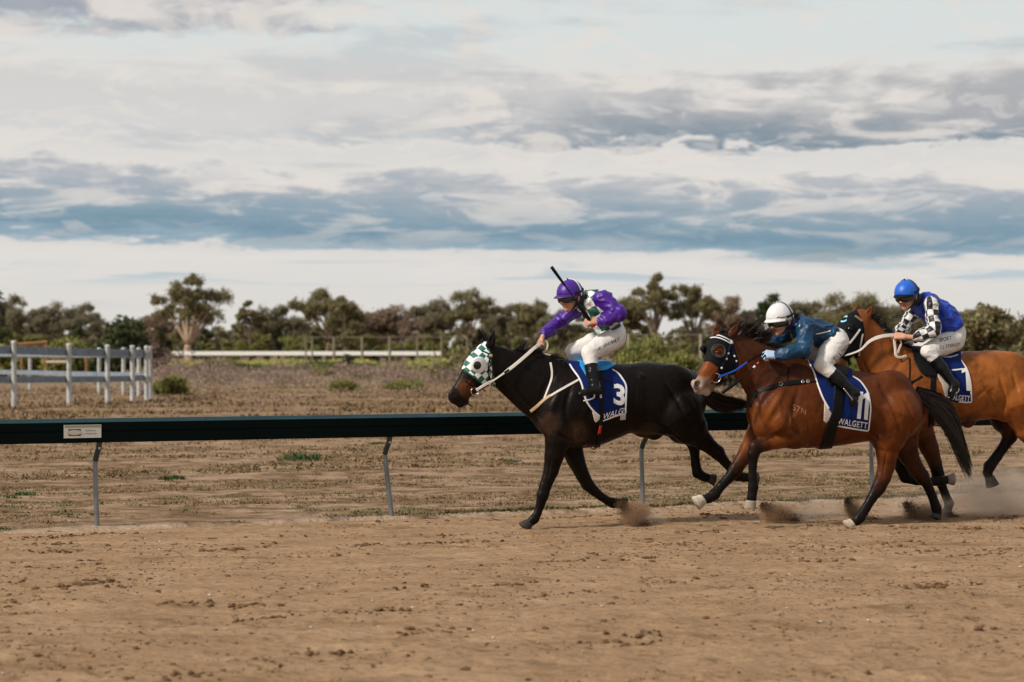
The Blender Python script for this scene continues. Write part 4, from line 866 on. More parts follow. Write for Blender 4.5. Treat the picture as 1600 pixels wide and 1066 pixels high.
# ------------------------------------------------------------------ black leader
c1 = (.0058, .0036, .0026); mz1 = (.030, .012, .006)
spec1 = dict(
    relief=[([(893, 600), (884, 640), (893, 672)], .026, .013), ([(880, 600), (864, 636), (860, 664)], .030, -.009), ([(866, 676), (880, 684), (896, 690)], .018, .012), ([(788, 592), (815, 622), (845, 655)], .020, .012), ([(872, 578), (850, 610), (843, 650)], .028, .010), ([(1008, 655), (1036, 668), (1066, 688)], .020, .014), ([(1006, 606), (1020, 640)], .05, .012), ([(1002, 588)], .035, -.012),
        ([(1036, 590), (1060, 630), (1076, 664)], .022, .011), ([(1070, 600), (1084, 638), (1086, 666)], .020, .008), ([(905, 684), (935, 676), (970, 660)], .018, .006), ([(740, 592), (728, 604)], .009, -.005), ([(744, 606), (757, 596)], .012, .006), ([(796, 565), (830, 582), (866, 600)], .03, .006), ([(862, 712), (856, 745)], .008, .006), ([(984, 600), (978, 650)], .012, .004), ([(994, 604), (990, 652)], .012, .004)],
    coat=c1, headcol=(.0075, .0042, .0028),
    trunk=[(1058, 621, 48, .24), (1040, 622, 53, .275), (1012, 623, 57, .285), (978, 623, 54, .285), (942, 629, 61, .295), (912, 634, 66, .28), (886, 635, 58, .24), (869, 640, 40, .19)],
    extra=[(892, 598, 31, 0, .45), (1064, 640, 36, -.05, .75), (868, 660, 27, -.11, .5), (884, 640, 40, -.12, .45), (900, 676, 24, -.13, .6), (1052, 606, 36, -.12, .55), (1040, 640, 40, -.13, .5),
           (868, 660, 27, .11, .5), (884, 640, 40, .12, .45), (1040, 640, 40, .13, .5), (1022, 672, 16, 0, .6), (1003, 672, 11, 0, .6)],
    neck=[(773, 568, 28, .075), (790, 577, 32, .085), (812, 588, 39, .095), (838, 602, 47, .12), (866, 616, 54, .16), (884, 624, 54, .2)],
    head=[(763, 553, 19, .075), (754, 571, 25, .10), (744, 586, 24, .088), (732, 600, 18.5, .064), (721, 612, 15.5, .056), (713, 619, 13.5, .056)],
    headextra=[(719, 630, 7.5, 0, .8), (726, 627, 7, 0, .8), (764, 580, 22, 0, .62), (745, 569, 7, -.075, .8), (745, 569, 7, .075, .8), (709, 616, 8, -.03, .6), (709, 616, 8, .03, .6)],
    holes=[(709, 617, 4.2, -.075, .9), (709, 617, 4.2, .075, .9)],
    grooves=[(706, 630, 1.6, 722, 624, 1.2, -.055), (925, 640, 4, 918, 690, 5, -.30), (1012, 660, 3, 1050, 676, 4, -.30), (862, 625, 4, 880, 682, 3, -.26), (930, 600, 2, 905, 650, 3, -.31)],
    ears=[((766, 540, 7.5), (768.5, 530, 6.3), (772, 517.5, 1.6), -.055), ((754, 537, 7.5), (750.5, 526, 6.3), (747.5, 515.5, 1.6), .055)],
    legs=[dict(l=-.12, pts=[(876, 656, 26), (871, 690, 20), (866, 712, 15.5), (861, 736, 12), (852, 760, 9.6), (848, 774, 9.6), (844, 790, 7), (840, 802, 6.3), (835, 811, 7.6), (829, 816, 7)]),
          dict(l=.11, pts=[(884, 656, 26), (890, 688, 20), (899, 717, 14.5), (910, 742, 11), (918, 757, 10), (928, 767, 8), (939, 776, 6.6), (950, 783, 6.6), (958, 786, 8), (966, 785, 6.5)]),
          dict(l=-.13, pts=[(1062, 645, 42), (1078, 668, 28), (1098, 688, 15.5), (1112, 700, 11.5), (1121, 707, 11.5), (1131, 720, 7.6), (1142, 732, 7.4), (1152, 743, 8.8), (1162, 746, 7), (1171, 746, 7)]),
          dict(l=.13, pts=[(1050, 645, 40), (1066, 668, 26), (1079, 684, 13), (1084, 694, 11), (1085.5, 708, 7.6), (1087, 726, 7.4), (1090, 739, 8.6), (1099, 745, 7), (1106, 747, 7)])],
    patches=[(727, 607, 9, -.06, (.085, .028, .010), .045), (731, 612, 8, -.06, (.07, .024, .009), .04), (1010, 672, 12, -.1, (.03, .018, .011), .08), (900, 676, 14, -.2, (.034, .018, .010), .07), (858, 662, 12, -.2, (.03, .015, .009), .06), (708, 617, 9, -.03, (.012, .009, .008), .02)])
fr1, h1, S1, T1, B1 = start_horse(822, 828, -.12, 'black horse in a green and white checked hood, leading the race', spec1)
hoof('hoof', fr1, (827, 817), (819, 826), (806, 823), -.12, 7.4, M_HOOF_DARK, h1)
hoof('hoof', fr1, (968, 785.5), (978, 788), (980, 777), .11, 6.4, M_HOOF_DARK, h1)
hoof('hoof', fr1, (1173, 746), (1184, 746), (1184, 754), -.13, 6.4, M_HOOF_DARK, h1)
hoof('hoof', fr1, (1107, 747), (1117, 749), (1116, 757), .13, 6.4, M_HOOF_DARK, h1)
tail('tail', fr1, [(1086, 598), (1098, 612), (1112, 624), (1132, 631), (1154, 632), (1176, 633)], 0, (9, 12, 15, 14, 10, 4), M_HAIR_BLACK, h1, 520, 3)
def crest_hair(fr, bvh, pts, n, flow, L, material, parent, seed, width=.007, up=.5, l=0.0, droop=2.5, curl=.05):
    r = np.random.default_rng(seed); P = resample(spline(np.array(pts, float), 6), 1.5); rt = []; D = []; ln = []
    for i in range(n):
        x, y = P[r.integers(len(P))]; p = fr.w(x, y, l+r.normal()*.012); q, _, _, _ = bvh.find_nearest(Vector(p)); p = np.array(q)-np.array([0, 0, .006]); rt.append(p)
        ph = 6*vnoise(np.array([[x*.09, y*.09]]), seed)[0]; f = np.array(flow)+r.normal(size=3)*.13+.35*np.array([math.cos(ph), math.sin(ph*1.7)*.4, math.sin(ph)]); D.append(fr.R @ (f+np.array([0, 0, up*r.random()]))); ln.append(L*(.4+.75*r.random()))
    return hair('mane', rt, D, ln, material, parent, width*1.5, 9, droop*1.3, curl, seed)
crest_hair(fr1, B1, [(800, 546), (815, 549), (832, 553), (850, 558), (872, 566)], 420, (.9, -.15, .35), .12, M_HAIR_BLACK, h1, 5, .006, .5)
crest_hair(fr1, B1, [(806, 546), (818, 549), (838, 552)], 300, (.75, -.1, .8), .14, M_HAIR_BLACK, h1, 6, .006, .4)
# ------------------------------------------------------------------ bay in the middle
c2 = (.082, .0215, .0055); d2 = (.040, .012, .005); k2 = (.0065, .0045, .004)
spec2 = dict(
    relief=[([(1248, 606), (1240, 645), (1245, 685)], .028, .014), ([(1230, 600), (1207, 640), (1194, 664)], .032, -.012), ([(1184, 640), (1198, 664), (1212, 684)], .020, .015), ([(1166, 590), (1178, 610), (1186, 640)], .018, .012), ([(1238, 566), (1214, 600), (1190, 630)], .028, .012), ([(1222, 676), (1240, 672), (1256, 690)], .018, .012), ([(1342, 660), (1362, 678), (1382, 698)], .020, .014), ([(1338, 610), (1344, 640)], .05, .012), ([(1370, 600)], .035, -.010),
        ([(1374, 600), (1396, 640), (1410, 680)], .024, .013), ([(1406, 612), (1424, 650), (1420, 690)], .020, .009), ([(1386, 706), (1379, 742)], .010, .007), ([(1212, 682), (1190, 692)], .010, .006), ([(1120, 577), (1107, 592)], .009, -.005), ([(1130, 580), (1142, 575)], .012, .006), ([(1172, 552), (1200, 574), (1226, 590)], .03, .007), ([(1250, 690), (1290, 694), (1330, 684)], .016, .006), ([(1216, 628), (1222, 660)], .03, -.010), ([(1262, 660), (1268, 690)], .012, .004)],
    coat=c2, headcol=(.165, .045, .010), earcol=(.07, .022, .009),
    trunk=[(1396, 640, 47, .23), (1382, 637, 53, .27), (1352, 636, 54, .285), (1318, 636, 59, .295), (1286, 635, 64, .29), (1256, 634, 66, .275), (1228, 636, 60, .23), (1208, 642, 44, .19)],
    extra=[(1256, 598, 32, 0, .45), (1402, 652, 38, -.05, .75), (1204, 664, 30, -.11, .5), (1220, 640, 44, -.12, .45), (1244, 676, 26, -.14, .6), (1392, 616, 38, -.12, .55), (1384, 650, 42, -.13, .5),
           (1204, 664, 30, .11, .5), (1220, 640, 44, .12, .45), (1384, 650, 42, .13, .5)],
    neck=[(1154, 553, 31, .078), (1168, 562, 34, .085), (1184, 573, 39, .095), (1204, 590, 48, .12), (1222, 606, 56, .165), (1238, 616, 56, .2)],
    headyaw=.50, head=[(1136, 535, 17, .074, .01), (1127, 551, 24, .104, -.03), (1119, 569, 23, .092, -.07), (1108, 585, 17.5, .068, -.10), (1099, 598, 14.5, .062, -.13), (1094, 605, 12.5, .062, -.145)],
    headextra=[(1124, 543, 19.5, -.01, .78), (1104, 611, 8, -.13, .8, (.2, .14, .11)), (1111, 605, 7, -.12, .8, (.16, .09, .06)), (1144, 566, 21, -.04, .62), (1124, 551, 7, -.115, .8), (1104, 547, 7, .07, .8), (1091, 600, 8, -.17, .6, (.05, .035, .03)), (1085, 600, 7, -.11, .6, (.05, .035, .03))],
    holes=[(1091, 600.5, 5.0, -.20, 1.0), (1084, 601, 4.2, -.07, .9)],
    grooves=[(1092, 616, 1.5, 1108, 604, 1.2, -.20), (1292, 640, 4, 1282, 700, 5, -.31), (1340, 664, 3, 1366, 690, 4, -.30), (1196, 622, 4, 1214, 690, 3, -.27), (1236, 640, 3, 1226, 690, 3, -.28), (1300, 610, 2, 1270, 660, 3, -.31)],
    ears=[((1144, 521, 7), (1149.5, 513.5, 5.4), (1155, 504.5, 1.4), -.06), ((1121, 521, 7), (1120, 514, 6), (1120, 506.5, 1.8), .05)],
    legs=[dict(l=.11, cols=[None, None, None, d2, k2, k2, k2, k2, k2, k2], pts=[(1200, 656, 28), (1184, 682, 20), (1170, 702, 14.5), (1159, 719, 11.5), (1150, 733, 11), (1138, 748, 8), (1127, 759, 7.4), (1116, 773, 9), (1107, 779, 7.5), (1102, 780, 7)]),
          dict(l=-.13, cols=[None, None, None, d2, k2, k2, k2, k2, k2, k2], pts=[(1222, 660, 30), (1236, 680, 20), (1214, 688, 14), (1196, 693, 12), (1181, 699, 11.2), (1177, 710, 9.5), (1176, 728, 6.8), (1176, 746, 6.8), (1177, 761, 8.2), (1175, 775, 7.4), (1174.5, 779, 8)]),
          dict(l=-.14, cols=[None, None, None, None, d2, k2, k2, k2, k2, k2], pts=[(1398, 648, 44), (1388, 682, 29), (1386, 706, 18), (1385, 728, 14), (1380, 746, 12.5), (1373, 762, 11.4), (1362, 779, 8), (1353, 794, 7.6), (1344, 808, 8.8), (1338, 815, 7.4), (1333, 818, 7)]),
          dict(l=.13, cols=[None, d2, d2, d2, k2, k2, k2, k2, k2], pts=[(1406, 650, 42), (1410, 684, 26), (1420, 712, 16), (1431, 731, 12.5), (1441, 745, 11.5), (1449, 757, 8), (1457, 776, 7.2), (1463, 794, 8.2), (1464, 803, 7), (1464, 806, 7)])],
    patches=[(1122.5, 550.5, 4.5, -.12, (.035, .015, .008), .03), (1097, 561, 3.2, -.03, (.46, .34, .27), .012), (1093.5, 568, 3.2, -.05, (.46, .34, .27), .012), (1090, 577, 3.2, -.07, (.46, .34, .27), .012), (1086.5, 586, 3.6, -.10, (.46, .34, .27), .014), (1082, 594, 4, -.11, (.44, .33, .27), .016), (1094, 603, 12, -.14, (.30, .235, .19), .035), (1106, 600, 6, -.18, (.22, .13, .085), .05), (1087, 603, 6, -.20, (.05, .04, .036), .02), (1104, 614, 6, -.17, (.33, .25, .2), .02), (1200, 640, 26, -.25, (.135, .038, .009), .10), (1215, 690, 12, -.15, (.15, .044, .010), .05), (1172, 694, 12, .1, (.16, .046, .010), .06), (1260, 660, 22, -.3, (.115, .032, .008), .10), (1410, 645, 26, -.25, (.125, .034, .008), .14), (1350, 640, 22, -.3, (.10, .028, .007), .12), (1215, 556, 34, -.1, (.045, .014, .006), .16), (1175, 530, 26, -.05, (.05, .016, .006), .14), (1185, 612, 14, -.1, (.05, .015, .006), .12), (1300, 700, 20, 0, (.045, .014, .006), .10), (1392, 700, 14, -.2, (.13, .036, .009), .06)])  # dark neck and belly, bright shoulder, forearm and flank: shade and light painted in
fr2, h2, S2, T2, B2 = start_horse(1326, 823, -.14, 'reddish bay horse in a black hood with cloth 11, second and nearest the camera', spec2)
hoof('hoof', fr2, (1099, 780.5), (1088, 788), (1077, 782), .11, 8.2, M_HOOF_PALE, h2)
hoof('hoof', fr2, (1174, 783), (1173, 795), (1163, 795), -.13, 7.6, M_HOOF_GREY, h2, 1.15)
hoof('hoof', fr2, (1332, 817.5), (1324, 824), (1313, 822), -.14, 7.6, M_HOOF_PALE, h2)
hoof('hoof', fr2, (1464, 803), (1462, 810), (1453, 809), .13, 7, M_HOOF_DARK, h2)
tail('tail', fr2, [(1434, 614), (1454, 627), (1477, 647), (1492, 674), (1504, 706), (1519, 744)], 0, (10, 17, 26, 28, 24, 11), M_HAIR_BLACK, h2, 700, 4)
crest_hair(fr2, B2, [(1148, 517), (1160, 522), (1176, 530), (1194, 540)], 1000, (.75, -.1, .75), .20, M_HAIR_BROWN, h2, 8, .007, .6, 0, 3.5)
crest_hair(fr2, B2, [(1190, 538), (1210, 546), (1230, 554), (1250, 562)], 420, (.9, -.3, .2), .13, M_HAIR_BLACK, h2, 9, .006, .5)
crest_hair(fr2, B2, [(1128, 520), (1134, 519), (1142, 519)], 70, (-.3, -.2, .5), .06, M_HAIR_BLACK, h2, 10, .006, .4)
# ------------------------------------------------------------------ bright bay behind
c3 = (.215, .066, .015); d3 = (.06, .02, .008)
spec3 = dict(
    relief=[([(1428, 590), (1420, 620), (1428, 640)], .026, .012), ([(1404, 585), (1394, 615)], .03, -.010), ([(1412, 560), (1394, 585), (1380, 606)], .028, .012), ([(1346, 562), (1356, 580), (1366, 600)], .018, .012), ([(1534, 598), (1550, 622), (1552, 642)], .020, .014), ([(1496, 644), (1524, 622), (1544, 606)], .02, .008), ([(1562, 585), (1570, 625), (1562, 664)], .024, .013), ([(1522, 570)], .035, -.012), ([(1582, 580), (1592, 620)], .022, .009), ([(1490, 620), (1500, 656)], .03, .006), ([(1372, 528), (1390, 550), (1412, 570)], .03, .006)],
    coat=c3, headcol=(.20, .062, .018), earcol=(.12, .035, .012),
    trunk=[(1592, 610, 44, .22), (1580, 604, 52, .26), (1556, 601, 53, .28), (1526, 603, 54, .285), (1490, 605, 56, .29), (1456, 606, 59, .285), (1426, 607, 58, .26), (1400, 610, 48, .2), (1384, 614, 36, .16)],
    extra=[(1430, 574, 28, 0, .45), (1596, 620, 36, -.05, .75), (1384, 630, 28, -.11, .5), (1404, 612, 38, -.12, .45), (1424, 646, 24, -.14, .6), (1578, 584, 34, -.12, .55), (1574, 622, 38, -.13, .5),
           (1384, 630, 28, .11, .5), (1404, 612, 38, .12, .45), (1574, 622, 38, .13, .5), (1512, 656, 13, 0, .6)],
    neck=[(1352, 523, 28, .072), (1360, 536, 31, .08), (1371, 554, 37, .095), (1385, 573, 43, .115), (1402, 590, 50, .155), (1418, 597, 50, .19)],
    head=[(1345, 500, 17, .07, -.01), (1334, 515, 24, .098, -.03), (1325, 533, 22, .085, -.05), (1315, 550, 16, .062, -.07), (1307, 564, 13, .055, -.09), (1303, 570, 12, .055, -.1)],
    headextra=[(1310, 577, 7, -.09, .8), (1338, 532, 19, -.03, .62), (1329, 513, 6, -.12, .8), (1315, 509, 6, .06, .8)],
    grooves=[(1380, 585, 4, 1398, 650, 3, -.26), (1530, 630, 3, 1556, 660, 3, -.30), (1552, 612, 4, 1552, 640, 4, -.31), (1470, 640, 3, 1540, 612, 3, -.33)],
    ears=[((1355, 494, 6.5), (1359, 486.5, 5.4), (1364.5, 477.5, 1.4), -.05), ((1338, 489, 6.5), (1339, 483, 5.4), (1340.5, 476.5, 1.6), .05)],
    legs=[dict(l=.11, cols=[None, d3, d3, k2, k2, k2, k2, k2, k2], pts=[(1420, 640, 28), (1440, 672, 19), (1452, 700, 15), (1461, 724, 11), (1466, 742, 10), (1471, 757, 7.4), (1477, 773, 6.8), (1483, 787, 7.6), (1481, 797, 6.4), (1480, 799, 6.4)]),
          dict(l=-.12, cols=[None, d3, k2, k2, k2, k2, k2, k2], pts=[(1410, 640, 28), (1414, 676, 19), (1411, 706, 13.5), (1409, 730, 11), (1415, 745, 10), (1432, 751, 7.4), (1452, 753, 6.6), (1471, 752, 7.6), (1479, 750, 6.6)]),
          dict(l=.14, cols=[d3, d3, k2, k2, k2, k2, k2, k2, k2], pts=[(1580, 630, 36), (1572, 652, 26), (1577, 672, 15), (1578, 682, 12), (1569, 697, 8.4), (1558, 713, 8.4), (1546, 729, 9.5), (1543, 738, 7.6), (1545, 745, 7)]),
          dict(l=-.13, cols=[None, None, None, k2, k2, k2, k2, k2], pts=[(1594, 626, 40), (1608, 668, 24), (1628, 700, 15), (1646, 720, 12), (1660, 742, 8), (1672, 758, 8), (1680, 768, 8), (1690, 770, 7)])],
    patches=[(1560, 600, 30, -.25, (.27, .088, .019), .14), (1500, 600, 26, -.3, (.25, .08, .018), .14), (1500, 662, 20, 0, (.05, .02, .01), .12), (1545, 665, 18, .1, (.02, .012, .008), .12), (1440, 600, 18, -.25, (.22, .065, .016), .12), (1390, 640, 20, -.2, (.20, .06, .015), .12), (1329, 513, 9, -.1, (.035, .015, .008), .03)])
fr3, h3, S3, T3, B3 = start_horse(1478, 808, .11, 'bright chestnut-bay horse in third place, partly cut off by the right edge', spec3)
hoof('hoof', fr3, (1480, 797), (1476, 806), (1468, 805), .11, 6.6, M_HOOF_DARK, h3)
hoof('hoof', fr3, (1480, 750), (1490, 750), (1490, 742), -.12, 6.6, M_HOOF_GREY, h3)
hoof('hoof', fr3, (1546, 746), (1550, 760), (1558, 757), .14, 7.4, M_HOOF_DARK, h3)
hoof('hoof', fr3, (1692, 770), (1702, 771), (1702, 779), -.13, 7, M_HOOF_DARK, h3)
tail('tail', fr3, [(1626, 582), (1640, 600), (1656, 625), (1668, 655), (1678, 690)], 0, (9, 14, 19, 19, 8), M_HAIR_BLACK, h3, 300, 5)
crest_hair(fr3, B3, [(1358, 496), (1370, 508), (1384, 525), (1400, 540), (1416, 550)], 600, (.7, -.25, .15), .10, M_HAIR_BLACK, h3, 12, .006, .35)
# ================================================================== tack
def check_mat(name, c1, c2, scale, rough=.6, sleeve=None, bump=.003, bscale=18, spec=.4, sheen=0):
    """squares from the 'pat' attribute (x, y in metres; z > 0 where the sleeve colour takes over)"""
    m = mat(name, c1, rough, spec, bump=bump, bscale=bscale, sheen=sheen); n = NT(m.node_tree); b = m.node_tree.nodes['Principled BSDF']
    a = n.node('ShaderNodeAttribute', attribute_name='pat').outputs['Vector']; x, y, z = n.sep(a)
    ck = n.node('ShaderNodeTexChecker'); n.set(ck.inputs[0], n.combine(x, y, .25)); ck.inputs['Scale'].default_value = 1/scale
    ck.inputs[1].default_value = col4(c1); ck.inputs[2].default_value = col4(c2); c = ck.outputs[0]
    if sleeve is not None: c = n.mix(n.sstep(z, -.002, .002), c, sleeve)
    n.set(b.inputs['Base Color'], c); return m
GREEN = (.006, .075, .050); WHT = (.70, .70, .70)
M_HOOD1 = check_mat('green and white checked cloth', (.74, .78, .76), (.010, .115, .078), .052)
M_HOODBLK = mat('black hood cloth', (.006, .007, .009), .75, .12, bump=.0015, bscale=120)
M_BLUESADDLE = mat('bright blue leather', (.012, .24, .56), .4, .5, bump=.001, bscale=80)
M_BRAND = mat('pale brand hair', (.30, .15, .07), .7, .2)
M_TAN = mat('tan leather', (.22, .13, .07), .55, .4)
M_PINK = mat('pink nostril', (.42, .12, .09), .5, .4)
def pat(V, fr, ang, l=1.0):
    L = fr.to_l(V); c, s_ = math.cos(ang), math.sin(ang); return np.stack([L[:, 0]*c+L[:, 2]*s_, -L[:, 0]*s_+L[:, 2]*c, np.zeros(len(L))], 1)
def both(*a, **k): pass
def cloth(fr, root, T, poly, l, trim_runs, number, word, lining, extra=None, rip=.006, guess=19.5):
    V, Q = shell(fr, T, poly, l, .012, .0075, rip); o = mk('saddle_cloth', V, Q, M_BLUECLOTH, root); b = bvh_of(V, Q)
    t = MB()
    for r in trim_runs: strap(t, r, b, .017, .004, .001, 3, guess, curve=False, fr=fr)
    t.build('trim', M_WHITE, o)
    for (txt, c, r, u, bold) in number: letter('number', txt, c, r, u, b, M_WHITE, o, .004, bold, 1.0, guess)
    for (txt, c, r, u, bow) in word: letter('lettering', txt, c, r, u, b, M_WHITE, o, .004, .012, 1.05, guess, bow)
    for pl in lining:
        V2, Q2 = shell(fr, T, pl, l, .009, .006); mk('cloth_lining', V2, Q2, M_LINING, root)
    return o, b
def arch(fr, pts, r, material, name, parent, n=8, flat=1.0):
    mb = MB(); P = spline(np.array([fr.w(x, y, l) for x, y, l in pts]), 8); m_ = len(P); mb.tube(P, np.sin(np.linspace(.25, math.pi-.25, m_))**.3*r, n); return mb.build(name, material, parent, smooth=True)
def eyeball(fr, b, px, py, r, parent, name='eye'):
    c, n = hit(px, py, b, -r*.55); S_ = SDF(); S_.ball(fr.to_l(c), r, 1.0, .004); lo, hi = S_.bounds(.01); G, _ = S_.grid(lo, hi, r/5); V, Q = nets(G, lo, r/5); return mk(name, fr.to_w(V), Q, M_EYE, parent)
def disc(c, n, r, t, material, name, parent, dome=.4, N=16):
    n = np.array(n)/np.linalg.norm(n); a = np.cross(n, [0, 0, 1.]); a /= np.linalg.norm(a); b = np.cross(n, a); V = []; c = np.array(c)
    for (k, hgt) in ((1, 0), (1, t*.6), (.8, t*.9), (.4, t*(.9+dome*.5))):
        V += [c+n*hgt+r*k*(math.cos(2*math.pi*i/N)*a+math.sin(2*math.pi*i/N)*b) for i in range(N)]
    Fc = [(j*N+i, j*N+(i+1) % N, (j+1)*N+(i+1) % N, (j+1)*N+i) for j in range(3) for i in range(N)]; V.append(c+n*t*(1+dome*.5)); Fc += [(3*N+i, 3*N+(i+1) % N, 4*N) for i in range(N)]
    return mk(name, V, Fc, material, parent)
def line3(fr, pts, n=8): return spline(np.array([fr.w(x, y, l) for x, y, l in pts]), n)
def stirrup(fr, root, pts, strap_pts, strap_mat, iron=M_STEEL, r=.007):
    mb = MB(); mb.tube(line3(fr, pts), r, 7); o = mb.build('stirrup_iron', iron, root, smooth=True)
    mb = MB(); P = line3(fr, strap_pts, 5); mb.ribbon(P, np.tile(-fr.N, (len(P), 1)), .022, .005); mb.build('stirrup_leather', strap_mat, root)
# ---- leader
V, Q = shell(fr1, S1.head, [(759, 528), (745, 530), (730, 545), (712, 570), (724, 578), (742, 591), (751, 598), (757, 607), (766, 612), (775, 604), (771, 584), (769, 562), (766, 549), (765, 538)], -.06, .007, .006)
hd = mk('hood', V, Q, M_HOOD1, h1, attrs={'pat': pat(V, fr1, math.radians(42))}); HB1 = bvh_of(V, Q)
t = MB(); strap(t, [(724, 577.5), (733, 584), (742, 590.5), (751, 597.5), (757, 605)], HB1, .016, .004, .001, 3, fr=fr1); strap(t, [(770, 600), (770.5, 584), (768, 563), (765.5, 550)], HB1, .014, .004, .001, 3, fr=fr1)
t.build('hood_binding', mat('green binding', (.004, .075, .05), .6, .3), hd)
for sgn in (-1, 1):
    c, n = hit(747.5, 570, HB1, .001)
    if sgn > 0: Lc = fr1.to_l(c); Lc[1] *= -1; c = fr1.to_w(Lc); Ln = n @ fr1.R; Ln[1] *= -1; n = fr1.R @ Ln
    disc(c, n, .080, .022, M_WHITE, 'blinker_cup', hd, .6, 22)
    q = c+n*.022-fr1.A*.022-np.array([0, 0, .004]); disc(q, n, .040, .014, M_EYE, 'cup_opening', hd, .9, 14)
t = MB(); strap(t, [(738, 547), (748, 547.5), (758, 550), (767, 555)], HB1, .016, .004, .002, 3, fr=fr1)
strap(t, [(767, 556), (764, 566), (762.5, 575), (764, 586), (765, 596)], HB1, .017, .005, .003, 3, fr=fr1)
strap(t, [(765, 540), (767, 556), (770, 580), (768, 602)], HB1, .012, .004, .003, 3, fr=fr1)
strap(t, [(741, 606), (734, 600), (727, 596)], B1, .012, .004, .004, 3, fr=fr1); strap(t, [(741, 616), (735, 622), (729, 628), (725, 633)], B1, .014, .005, .003, 3, fr=fr1)
br = t.build('bridle', M_LEATHER, h1)
t = MB(); P = line3(fr1, [(728, 630, -.04), (733, 632, -.05), (738, 636, -.05)], 4); t.tube(P, .007, 6); P = line3(fr1, [(754, 607, -.05), (758, 612, -.05)], 4); t.tube(P, .006, 6); t.build('strap_end', M_LEATHER, br)
c, n = hit(767, 556, HB1, .005); disc(c, n, .017, .007, mat('brass', (.6, .42, .25), .35, .5, .8), 'rosette', br)
for (x, y) in ((762.3, 569), (765, 583)): c, n = hit(x, y, HB1, .012); t = MB(); ring(t, c, n, .012, .0028, 12); t.build('buckle', M_STEEL, br)
c, n = hit(741, 611, B1, .012); t = MB(); ring(t, c, fr1.N, .037, .0045, 20); ring(t, fr1.to_w(fr1.to_l(c)*np.array([1, -1, 1])), fr1.N, .037, .0045, 20); t.build('bit_ring', M_STEEL, br, smooth=True)
t = MB(); P = line3(fr1, [(744, 610, -.10), (755, 603, -.105), (764, 598, -.105), (770, 595, -.105)], 5); t.ribbon(P, np.tile(-fr1.N, (len(P), 1)), .026, .006)
P = line3(fr1, [(769, 596, -.112), (785, 585, -.125), (805, 570, -.115), (825, 553, -.09), (838, 541.5, -.04), (849, 533.5, .06)], 6); wd = np.interp(np.linspace(0, 1, len(P)), [0, .22, .28, 1], [.014, .018, .034, .030]); t.ribbon(P, np.tile(-fr1.N*.9+np.array([0, 0, .3]), (len(P), 1)), wd, .006)
P = line3(fr1, [(849, 533.5, .06), (853, 533, .05), (855.5, 539, .03), (854, 546, .02), (849, 551, .0), (854, 554, -.02), (860, 555, -.02)], 6); t.tube(P, .0095, 7)
P = line3(fr1, [(848, 534, .10), (832, 547, .14), (800, 572, .16), (765, 597, .13), (746, 609, .10)], 6); t.ribbon(P, np.tile(fr1.N, (len(P), 1)), .028, .006)
t.build('reins', M_WEBWHITE, h1)
t = MB(); P = line3(fr1, [(788, 583, -.128), (795, 578, -.125)], 3); t.tube(P, .011, 8); t.build('rein_keeper', M_LEATHER, h1)
t = MB(); strap(t, [(860, 567), (862.5, 580), (862, 592), (856, 609), (850, 625)], B1, .020, .006, .002, 3, fr=fr1); bp = t.build('breastplate', M_WEBWHITE, h1)
t = MB(); strap(t, [(850, 625), (868, 614), (886, 603.5), (900, 596), (914, 588)], B1, .024, .006, .003, 3, fr=fr1); t.build('breast_strap', M_WEBWHITE, bp)
t = MB(); strap(t, [(829, 643), (838, 636), (850, 625), (860, 618)], B1, .030, .006, .004, 3, fr=fr1); t.build('breast_strap', M_WEBTAN, bp)
cl1, CB1 = cloth(fr1, h1, T1, [(884, 535), (884, 565), (892.6, 576), (902.8, 589.4), (908.4, 604), (909.5, 614), (915, 628.8), (926.4, 643.4), (938.8, 653), (942, 658.6), (955.7, 653.5), (965.8, 649), (978, 648), (978.2, 640), (980, 600.6), (972.5, 590.5), (968, 582.6), (957, 577), (957, 535)], -.24,
    [[(886.5, 561), (889, 568), (895, 577.5), (905, 590), (910.5, 604), (911.5, 614), (916.5, 628), (927, 642.5), (937, 650.5)], [(942, 657.8), (955.7, 652.6), (965.8, 648.2), (977, 647.2)], [(977.4, 646), (977.6, 638), (979, 601), (971.8, 591), (967, 583), (957, 577.5)]],
    [('3', (967.5, 617), (18, 4), (0, -33), .03)], [('WALG', (957.5, 646.5), (31, -9.5), (2, -9.5), 0), ('ETT', (975.3, 641.5), (5, -1), (1, -8), 0)],
    [[(925, 643), (939, 651), (938, 655), (931, 661), (929, 658)], [(969, 648), (978, 647), (977.5, 656), (969, 657)]])
V, Q = shell(fr1, T1, [(936.5, 540), (944, 540), (944, 660), (937, 706), (931, 706), (937, 655)], -.26, .019, .007); mk('girth', V, Q, M_LEATHER, h1); GB = bvh_of(V, Q)
t = MB(); strap(t, [(938.5, 665), (936.5, 676), (933, 688), (931, 694)], GB, .026, .004, .002, 3); t.build('girth_elastic', M_RED, h1)
t = MB(); ring(t, fr1.w(928, 695, -.12), fr1.N, .036, .006, 16, 1.25); t.build('girth_loop', mat('dark red cord', (.12, .01, .01), .6, .3), h1, smooth=True)
V, Q = shell(fr1, T1, [(903, 542), (957, 542), (956, 573), (948, 578), (936, 580), (926, 592), (916, 588), (906, 571)], -.16, .030, .008); sd1 = mk('saddle', V, Q, M_BLUESADDLE, h1)
arch(fr1, [(936, 576, -.17), (946, 575, -.16), (955, 571.5, -.11), (958, 570, 0), (955, 571.5, .11), (946, 575, .16)], .026, M_BLUESADDLE, 'cantle', sd1)
stirrup(fr1, h1, [(915, 614, -.37), (919, 610, -.375), (924, 609, -.375), (928, 614, -.37), (928, 621, -.36), (920, 625, -.37), (912, 626.5, -.38)], [(933.5, 584, -.285), (936, 602, -.315), (939, 622, -.325)], M_WEBWHITE, M_WEBWHITE, .0075)
